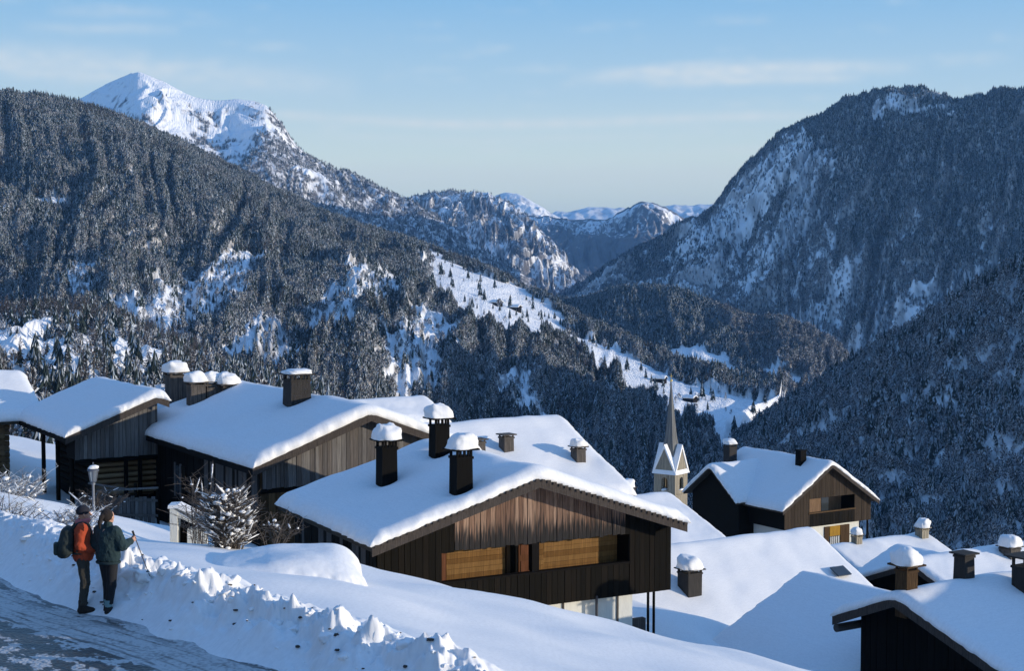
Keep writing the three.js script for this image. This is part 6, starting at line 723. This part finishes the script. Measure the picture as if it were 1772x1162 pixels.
// ---------------------------------------------------------------- shrubs
function shrub(name, label, [x, y, z], { H, R, stems, seed, snow, colour, lean = [0, 0], twig = 1, frost = 0 }) {
  const g = thing(name, label, 'shrub', [x, y, z]), r = rng(seed), wood_ = [], lumps = [], rime = [];
  const tube = (pts, r0, r1, list = wood_) => list.push(new THREE.TubeGeometry(new THREE.CatmullRomCurve3(pts), Math.max(3, pts.length * 2), (r0 + r1) / 2, 4, false).deleteAttribute('uv'));
  const along = (a, b, w) => { const d = b.clone().sub(a), l = Math.max(0.05, d.length()), q = new THREE.IcosahedronGeometry(1, 2), t = q.attributes.position, o = r() * 50; for (let i = 0; i < t.count; i++) { const X = t.getX(i), Y = t.getY(i), Z = t.getZ(i), k = 1 + 0.45 * N3(X * 1.6 + o, Y * 1.6, Z * 2.5); t.setXYZ(i, X * k * w, Y * k * w * 0.8, Z * k * l * 0.5); } q.applyQuaternion(new THREE.Quaternion().setFromUnitVectors(new THREE.Vector3(0, 0, 1), d.normalize())); const c = a.clone().lerp(b, 0.5); q.translate(c.x, c.y + w * 0.6, c.z); const m = mergeVertices(q.deleteAttribute('uv').deleteAttribute('normal')); m.computeVertexNormals(); return m; };
  const blob = (p, s) => { const q = new THREE.IcosahedronGeometry(1, 2), a = q.attributes.position, o = r() * 50, sx = 0.8 + 0.9 * r(), sz = 0.8 + 0.9 * r(); for (let i = 0; i < a.count; i++) { const X = a.getX(i), Y = a.getY(i), Z = a.getZ(i), k = 1 + 0.35 * N3(X * 1.5 + o, Y * 1.5, Z * 1.5); a.setXYZ(i, X * k * s * sx + p.x, Y * k * s * 0.85 + p.y + s * 0.3, Z * k * s * sz + p.z); } const m = mergeVertices(q.deleteAttribute('uv').deleteAttribute('normal')); m.computeVertexNormals(); return m; };
  for (let k = 0; k < stems; k++) {
    const a = r() * 6.283, out = R * Math.sqrt(r()), h = H * (0.55 + 0.45 * r()) * (1 - 0.25 * out / R), b = new THREE.Vector3((r() - .5) * R * 0.6, -0.2, (r() - .5) * R * 0.5), e = new THREE.Vector3(Math.cos(a) * out + lean[0] * h, h, Math.sin(a) * out * 0.8 + lean[1] * h);
    const m = b.clone().lerp(e, 0.5).add(new THREE.Vector3((r() - .5) * 0.25, 0.22, (r() - .5) * 0.25)), c = new THREE.CatmullRomCurve3([b, m, e]); tube([b, m, e], 0.014 * twig, 0.006 * twig);
    for (let j = 0; j < 7; j++) {
      const t = 0.3 + 0.68 * r(), p = c.getPoint(t), l = H * (0.1 + 0.2 * r()), aa = r() * 6.283, d = new THREE.Vector3(Math.cos(aa), 0.2 + 0.7 * r(), Math.sin(aa)).multiplyScalar(l), q = p.clone().add(d); tube([p, p.clone().lerp(q, 0.5).add(new THREE.Vector3(0, 0.03, 0)), q], 0.006 * twig, 0.003 * twig, r() < frost ? rime : wood_);
      for (let i = 0; i < 3; i++) { const s = p.clone().lerp(q, 0.3 + 0.7 * r()), w = s.clone().add(new THREE.Vector3((r() - .5) * l * 0.9, (r() - .2) * l * 0.5, (r() - .5) * l * 0.9)); tube([s, s.clone().lerp(w, 0.6), w], 0.004 * twig, 0.002 * twig, r() < frost ? rime : wood_); }
      if (r() < snow * 1.7) lumps.push(along(p.clone().lerp(q, 0.1 + 0.3 * r()), p.clone().lerp(q, 0.6 + 0.4 * r()), 0.007 + 0.015 * r())); if (r() < snow * 0.5) lumps.push(blob(p.clone().lerp(q, 0.4 + 0.5 * r()), 0.015 + 0.04 * r() ** 2));
    }
    if (r() < snow * 0.8) lumps.push(blob(e, 0.02 + 0.05 * r() ** 1.8));
  }
  part('branches', mergeGeometries(wood_), colour, g);
  if (rime.length) part('frosted_twigs', mergeGeometries(rime), new THREE.MeshStandardMaterial({ color: lin(.62, .66, .70), roughness: 0.9 }), g);
  if (lumps.length) tag(part('snow_clumps', mergeGeometries(lumps), mClump, g), null, null, null, 'stuff');
  return g;
}
const mClump = new THREE.MeshStandardMaterial({ color: lin(.93, .905, .87), roughness: 0.8 });
const bark = new THREE.MeshStandardMaterial({ color: lin(.085, .07, .06), roughness: 0.95 });
shrub('shrub', 'dense bare shrub loaded with snow clumps in front of the long barn', [-6.75, -6.95, -33.6], { H: 1.95, R: 0.55, stems: 170, seed: 3, snow: 0.3, colour: bark, twig: 1.25 });
shrub('shrub', 'thin spreading bare shrub between the snow-loaded shrub and the farmhouse', [-5.75, -6.9, -34.4], { H: 1.2, R: 0.6, stems: 16, seed: 4, snow: 0.05, colour: bark });
shrub('shrub', 'lanky bare shrub with a few snow tufts beside the white shelter', [-8.2, -7.6, -37], { H: 2.7, R: 0.5, stems: 16, seed: 5, snow: 0.1, colour: bark });
const greyTwig = new THREE.MeshStandardMaterial({ color: lin(.16, .15, .15), roughness: 0.95 });
shrub('shrub', 'frosted thicket at the left edge behind the snow bank', [-11.3, -6.35, -31.5], { H: 1.55, R: 1.1, stems: 54, seed: 6, snow: 0.12, colour: greyTwig, frost: 0.55 });
shrub('shrub', 'frosted bare bush between the left-edge thicket and the hiker in orange', [-9.6, -6.2, -31], { H: 1.2, R: 0.8, stems: 40, seed: 7, snow: 0.1, colour: greyTwig, frost: 0.5 });
shrub('shrub', 'frosted bush lower down the slope before the log barn porch', [-14.6, -7.2, -41], { H: 1.7, R: 1.2, stems: 50, seed: 8, snow: 0.14, colour: greyTwig, frost: 0.6 });
shrub('shrub', 'dark tangled bush under the porch corner of the log barn', [-13.9, -8.6, -48], { H: 1.5, R: 1.0, stems: 50, seed: 9, snow: 0.04, colour: bark });

// ---------------------------------------------------------------- two hikers
const V = (x, y, z) => [x, y, z];
function cap(p, a, b, ra, rb) { const bx = b[0] - a[0], by = b[1] - a[1], bz = b[2] - a[2], px = p[0] - a[0], py = p[1] - a[1], pz = p[2] - a[2], l = bx * bx + by * by + bz * bz, t = l ? clamp((px * bx + py * by + pz * bz) / l, 0, 1) : 0; return Math.hypot(px - bx * t, py - by * t, pz - bz * t) - lerp(ra, rb, t); }
function field(prims, k) { return (p) => { let d = 1e3; for (const q of prims) { const e = q.s ? (() => { const [sx, sy, sz] = q.s; const x = (p[0] - q.a[0]) / sx, y = (p[1] - q.a[1]) / sy, z = (p[2] - q.a[2]) / sz, l = Math.hypot(x, y, z); return (l - 1) * Math.min(sx, sy, sz); })() : cap(p, q.a, q.b, q.r, q.e ?? q.r); const h = clamp(0.5 + 0.5 * (d - e) / k, 0, 1); d = lerp(d, e, h) - k * h * (1 - h); } return d; }; }
function solid(fn, c, half, n) { // meshes a distance field in a cube round c
  const mc = new MarchingCubes(n, new THREE.MeshStandardMaterial(), false, false, 120000), f = mc.field, s = n / 2; mc.isolation = 0;
  for (let z = 0; z < n; z++) for (let y = 0; y < n; y++) for (let x = 0; x < n; x++) f[z * n * n + y * n + x] = -fn([c[0] + (x - s) / s * half, c[1] + (y - s) / s * half, c[2] + (z - s) / s * half]);
  mc.update(); const cnt = mc.count, P = new Float32Array(cnt * 3); for (let i = 0; i < cnt; i++) for (let j = 0; j < 3; j++) P[i * 3 + j] = mc.positionArray[i * 3 + j] * half + c[j];
  let g = new THREE.BufferGeometry(); g.setAttribute('position', new THREE.BufferAttribute(P, 3)); g = mergeVertices(g, half / n * 0.02); g.computeVertexNormals(); return g;
}
const seg = (a, b, r, e) => ({ a, b, r, e }), ell = (a, s) => ({ a, s });
const skin = new THREE.MeshStandardMaterial({ color: lin(.50, .27, .18), roughness: 0.6 });
const cloth = (r, g, b, f = 14) => new THREE.MeshStandardMaterial({ color: lin(r, g, b), roughness: 0.9 });
function fingers(wrist, dir, palm, side, curl) { // five fingers on a palm; dir = where the hand points, palm = facing of the palm
  const D = new THREE.Vector3(...dir).normalize(), N = new THREE.Vector3(...palm).normalize(), S = new THREE.Vector3().crossVectors(D, N).multiplyScalar(side), W = new THREE.Vector3(...wrist), at_ = (d, s, n) => W.clone().addScaledVector(D, d).addScaledVector(S, s).addScaledVector(N, n).toArray(), out = [];
  out.push(seg(at_(0, 0, 0), at_(0.045, 0, 0), .026, .03), seg(at_(0.03, -0.022, 0), at_(0.085, -0.028, 0), .018, .016), seg(at_(0.03, 0.02, 0), at_(0.085, 0.024, 0), .018, .016));
  [[-0.032, .052], [-0.011, .065], [0.011, .060], [0.031, .045]].forEach(([s, l]) => { const k = at_(0.088, s, 0), m = at_(0.088 + l * 0.55 * (1 - curl * 0.5), s, l * 0.75 * curl), e = at_(0.088 + l * (0.6 - curl * 0.75), s, l * (0.2 + 1.15 * curl)); out.push(seg(k, m, .0095, .009), seg(m, e, .009, .008)); });
  const t0 = at_(0.03, -0.03, 0.008), t1 = at_(0.062, -0.052, 0.022), t2 = at_(0.088, -0.04, 0.042); out.push(seg(t0, t1, .013, .011), seg(t1, t2, .011, .009)); return out;
}
function headPrims(y, zf, tilt = 0) { return [ell(V(0, y + 0.02, zf), [.078, .108, .097]), ell(V(0, y - 0.045, zf + 0.022), [.06, .07, .07]), seg(V(0, y + 0.012, zf + 0.094), V(0, y - 0.022, zf + 0.116), .009, .016), seg(V(0, y - 0.085, zf + 0.07), V(0, y - 0.09, zf + 0.06), .022, .024), seg(V(.078, y + 0.01, zf - 0.005), V(.08, y - 0.022, zf), .014, .011), seg(V(-.078, y + 0.01, zf - 0.005), V(-.08, y - 0.022, zf), .014, .011), seg(V(0, y - 0.07, zf - 0.01), V(0, y - 0.2, zf - 0.03), .053, .06)]; }
function person(o) {
  const g = thing('person', o.label, 'person', o.at, Math.PI - rad(o.az)), J = o.joints, body = [];
  const leg = (s, L, r) => [seg(L.hip, L.knee, .078 * r, .052 * r), seg(L.knee, L.ankle, .054 * r, .036 * r), seg(L.ankle, L.toe, .038 * r, .03 * r)];
  const arm = (A, r) => [seg(A.sh, A.el, .045 * r, .037 * r), seg(A.el, A.wr, .037 * r, .025 * r)];
  body.push(seg(V(0, J.hipY, 0), V(0, J.shY - 0.1, -0.01), .12, .13), seg(V(-.13, J.shY - 0.03, -0.01), V(.13, J.shY - 0.03, -0.01), .065), seg(V(0, J.shY - .05, -.01), V(0, J.headY - 0.1, 0), .058, .05));
  for (const L of J.legs) body.push(...leg(0, L, 0.9)); for (const A of J.arms) body.push(...arm(A, 0.85));
  const coarse = solid(field(body, 0.03), V(0, 0.9, 0), 1.0, 100), parts = [coarse, solid(field(headPrims(J.headY, J.headZ ?? 0.01), 0.016), V(0, J.headY - 0.04, 0.01), 0.19, 64)];
  for (const A of J.arms) parts.push(solid(field(fingers(A.wr, A.dir, A.palm, A.side, A.curl), 0.008), A.wr.map((v, i) => v + A.dir[i] * 0.07), 0.14, 60));
  part('body', mergeGeometries(parts), skin, g);
  for (const s of [-1, 1]) part('eye', new THREE.SphereGeometry(0.0125, 10, 8).translate(s * 0.03, J.headY + 0.012, (J.headZ ?? 0.01) + 0.083), new THREE.MeshStandardMaterial({ color: lin(.05, .035, .03), roughness: 0.2 }), g);
  part('mouth', new THREE.SphereGeometry(1, 10, 8).scale(0.022, 0.006, 0.008).translate(0, J.headY - 0.052, (J.headZ ?? 0.01) + 0.089), cloth(.35, .10, .08), g);
  return { g, J };
}
const cut = (f, y0, y1 = 9) => (p) => Math.max(f(p), y0 - p[1], p[1] - y1);
const fold = (f, a, fr) => (p) => f(p) + a * N3(p[0] * fr, p[1] * fr * 0.6, p[2] * fr);
const legPrims = (J, r) => J.legs.flatMap((L) => [seg(L.hip, L.knee, .098 * r, .07 * r), seg(L.knee, L.ankle, .07 * r, .058 * r)]);
const bootPrims = (J, k = 1) => J.legs.flatMap((L) => [seg(V(L.ankle[0], L.ankle[1] + 0.1, L.ankle[2]), L.ankle, .056 * k, .055 * k), seg(V(L.ankle[0], 0.045, L.ankle[2] - 0.025), V(L.toe[0], 0.04, L.toe[2]), .05 * k, .044 * k), seg(L.ankle, V(L.toe[0], 0.05, L.toe[2] - 0.03), .05 * k, .042 * k)]);
const footY = (x, z) => groundY(x, z) + 0.02;
{
  const px = -6.98, pz = -22.95;
  const man = person({ label: 'hiker in orange jacket and dark cap with backpack, looking out over the valley', at: [px, footY(px, pz), pz], az: 72, joints: {
    hipY: .92, shY: 1.43, headY: 1.6, headZ: 0.03,
    legs: [{ hip: V(-.09, .90, 0), knee: V(-.1, .48, .03), ankle: V(-.1, .09, -.02), toe: V(-.13, .05, .14) }, { hip: V(.09, .90, 0), knee: V(.11, .48, .04), ankle: V(.12, .09, .0), toe: V(.15, .05, .16) }],
    arms: [{ sh: V(-.19, 1.41, -.01), el: V(-.245, 1.13, -.05), wr: V(-.17, 1.02, .16), dir: V(.35, -.2, .9), palm: V(.8, -.3, -.3), side: 1, curl: .55 }, { sh: V(.19, 1.41, -.01), el: V(.245, 1.13, -.03), wr: V(.16, 1.03, .18), dir: V(-.35, -.15, .9), palm: V(-.8, -.3, -.3), side: -1, curl: .55 }] } }), J = man.J;
  const jac = [seg(V(0, .95, 0.01), V(0, 1.28, 0.0), .17, .165), seg(V(-.08, .95, .01), V(-.11, 1.32, 0), .13, .13), seg(V(.08, .95, .01), V(.11, 1.32, 0), .13, .13), seg(V(-.14, 1.385, -.01), V(.14, 1.385, -.01), .085), seg(V(0, 1.38, -.01), V(0, 1.47, .0), .09, .075), ...J.arms.flatMap((A) => [seg(A.sh, A.el, .077, .064), seg(A.el, A.wr.map((v, i) => lerp(A.el[i], v, 0.93)), .064, .047)])];
  part('jacket', solid(cut(fold(field(jac, 0.035), 0.007, 16), 0.83), V(0, 1.16, 0), 0.44, 84), cloth(.36, .050, .014), man.g);
  part('scarf', new THREE.TorusGeometry(0.085, 0.034, 10, 22).rotateX(Math.PI / 2 - 0.12).scale(1, 1.3, 1.05).translate(0, 1.49, 0.01), cloth(.40, .13, .13), man.g);
  part('trousers', solid(cut(fold(field([...legPrims(J, 1.04), seg(V(-.05, .93, 0), V(.05, .93, 0), .125)], 0.03), 0.008, 14), 0.13, 0.97), V(0, 0.55, 0), 0.48, 84), cloth(.040, .036, .028), man.g);
  part('boots', solid(cut(field(bootPrims(J, 1.08), 0.02), 0), V(0, 0.15, 0.05), 0.32, 70), cloth(.018, .014, .012), man.g);
  part('cap', solid(cut(field([ell(V(0, 1.65, .014), [.094, .098, .112])], 0.02), 1.60), V(0, 1.66, .02), 0.16, 50), cloth(.012, .012, .02), man.g);
  // backpack on his back
  const b = thing('backpack', 'dark rounded backpack worn by the hiker in orange', 'backpack', man.g.position.toArray(), man.g.rotation.y), bp = cloth(.018, .026, .024);
  part('bag', solid(fold(field([seg(V(-.09, 1.06, -.26), V(-.07, 1.32, -.215), .125, .095), seg(V(.09, 1.06, -.26), V(.07, 1.32, -.215), .125, .095), seg(V(0, 1.02, -.29), V(0, 1.3, -.235), .13, .1)], 0.04), 0.006, 14), V(0, 1.18, -.25), 0.34, 64), bp, b);
  part('pocket', new RoundedBoxGeometry(.2, .2, .09, 4, .04).translate(0, 1.06, -.405), cloth(.022, .034, .03), b);
  for (const s of [-1, 1]) part('shoulder_strap', new THREE.TubeGeometry(new THREE.CatmullRomCurve3([[s * .1, 1.36, -.17], [s * .125, 1.47, -.06], [s * .125, 1.46, .06], [s * .13, 1.3, .135], [s * .16, 1.12, .08], [s * .17, 1.02, -.1]].map((p) => new THREE.Vector3(...p))), 30, .02, 8), bp, b);
  part('waist_belt', new THREE.TorusGeometry(.172, .018, 8, 30).rotateX(Math.PI / 2).scale(1.1, 1, .95).translate(0, .985, -.01), bp, b);
}
{
  const px = -6.52, pz = -22.8;
  const w = person({ label: 'hiker with dark ponytail in teal jacket and black leggings holding a walking pole', at: [px, footY(px, pz), pz], az: 24, joints: {
    hipY: .90, shY: 1.39, headY: 1.56, headZ: 0.02,
    legs: [{ hip: V(-.075, .88, 0), knee: V(-.06, .47, .0), ankle: V(-.04, .09, -.06), toe: V(-.07, .05, .09) }, { hip: V(.075, .88, 0), knee: V(.06, .47, .05), ankle: V(.05, .09, .02), toe: V(.06, .05, .18) }],
    arms: [{ sh: V(-.17, 1.36, -.01), el: V(-.27, 1.12, .03), wr: V(-.27, 1.17, .25), dir: V(0, .25, .9), palm: V(.95, 0, 0), side: 1, curl: .8 }, { sh: V(.17, 1.36, -.01), el: V(.24, 1.1, -.02), wr: V(.15, 1.0, .17), dir: V(-.3, -.1, .9), palm: V(-.8, -.3, 0), side: -1, curl: .55 }] } }), J = w.J;
  const jac = [seg(V(0, .95, 0), V(0, 1.25, -.01), .165, .155), seg(V(-.08, .94, 0), V(-.09, 1.3, 0), .13, .125), seg(V(.08, .94, 0), V(.09, 1.3, 0), .13, .125), seg(V(-.13, 1.345, -.01), V(.13, 1.345, -.01), .088), seg(V(0, 1.35, 0), V(0, 1.455, .0), .09, .072), ...J.arms.flatMap((A) => [seg(A.sh, A.el, .085, .078), seg(A.el, A.wr.map((v, i) => lerp(A.el[i], v, 0.94)), .078, .05)])];
  part('jacket', solid(cut(fold(fold(field(jac, 0.035), 0.008, 11), 0.004, 28), 0.82), V(0, 1.13, 0.05), 0.46, 88), cloth(.011, .030, .033), w.g);
  part('jacket_hem', new THREE.TorusGeometry(.160, .022, 8, 34).rotateX(Math.PI / 2).scale(1.2, 1, .95).translate(0, .845, 0), cloth(.010, .027, .030), w.g);
  part('leggings', solid(cut(field([...legPrims(J, 1.04), seg(V(-.05, .9, 0), V(.05, .9, 0), .12)], 0.03), 0.17, 0.95), V(0, 0.55, 0), 0.45, 80), cloth(.009, .009, .011), w.g);
  part('socks', solid(cut(field(J.legs.map((L) => seg(V(L.ankle[0], .24, L.ankle[2]), V(L.ankle[0], .1, L.ankle[2]), .058, .054)), 0.01), 0.125, 0.235), V(0, .17, 0), 0.16, 50), cloth(.16, .27, .28), w.g);
  part('boots', solid(cut(field(bootPrims(J, .98), 0.02), 0, 0.16), V(0, 0.12, 0.05), 0.3, 70), cloth(.016, .013, .012), w.g);
  const hair = cloth(.012, .007, .005);
  part('hair', solid(fold(field([ell(V(0, 1.595, -.005), [.093, .105, .108]), seg(V(0, 1.6, -.105), V(0, 1.585, -.13), .03, .03), seg(V(0, 1.59, -.13), V(.0, 1.5, -.175), .034, .03), seg(V(0, 1.5, -.175), V(0, 1.41, -.17), .03, .012)].concat([]), 0.02), 0.004, 40), V(0, 1.54, -.04), 0.2, 64), hair, w.g);
  // the face stays clear of the hair: the cap of hair sits behind and above it
  const hm = w.g.children.find((c) => c.name === 'hair'); hm.position.set(0, 0.012, -0.022);
  // walking pole in her right hand
  const p = thing('walking_pole', 'thin walking pole held upright by the hiker in teal', 'walking pole', w.g.position.toArray(), w.g.rotation.y), a = V(-.235, 1.29, .33), t = V(-.33, .52, .62);
  const dir = new THREE.Vector3(t[0] - a[0], t[1] - a[1], t[2] - a[2]).normalize(), at2 = (k) => [a[0] + dir.x * k, a[1] + dir.y * k, a[2] + dir.z * k];
  part('shaft', rod(at2(0.1), t, .009, .006, 8), new THREE.MeshStandardMaterial({ color: lin(.10, .09, .09), roughness: 0.4, metalness: 0.5 }), p); part('grip', rod(at2(-0.02), at2(0.13), .018, .015, 10), cloth(.01, .01, .01), p); part('basket', new THREE.CylinderGeometry(.03, .03, .008, 14).translate(...at2(0.74)), cloth(.01, .01, .01), p);
}
renderer.render(scene, camera);
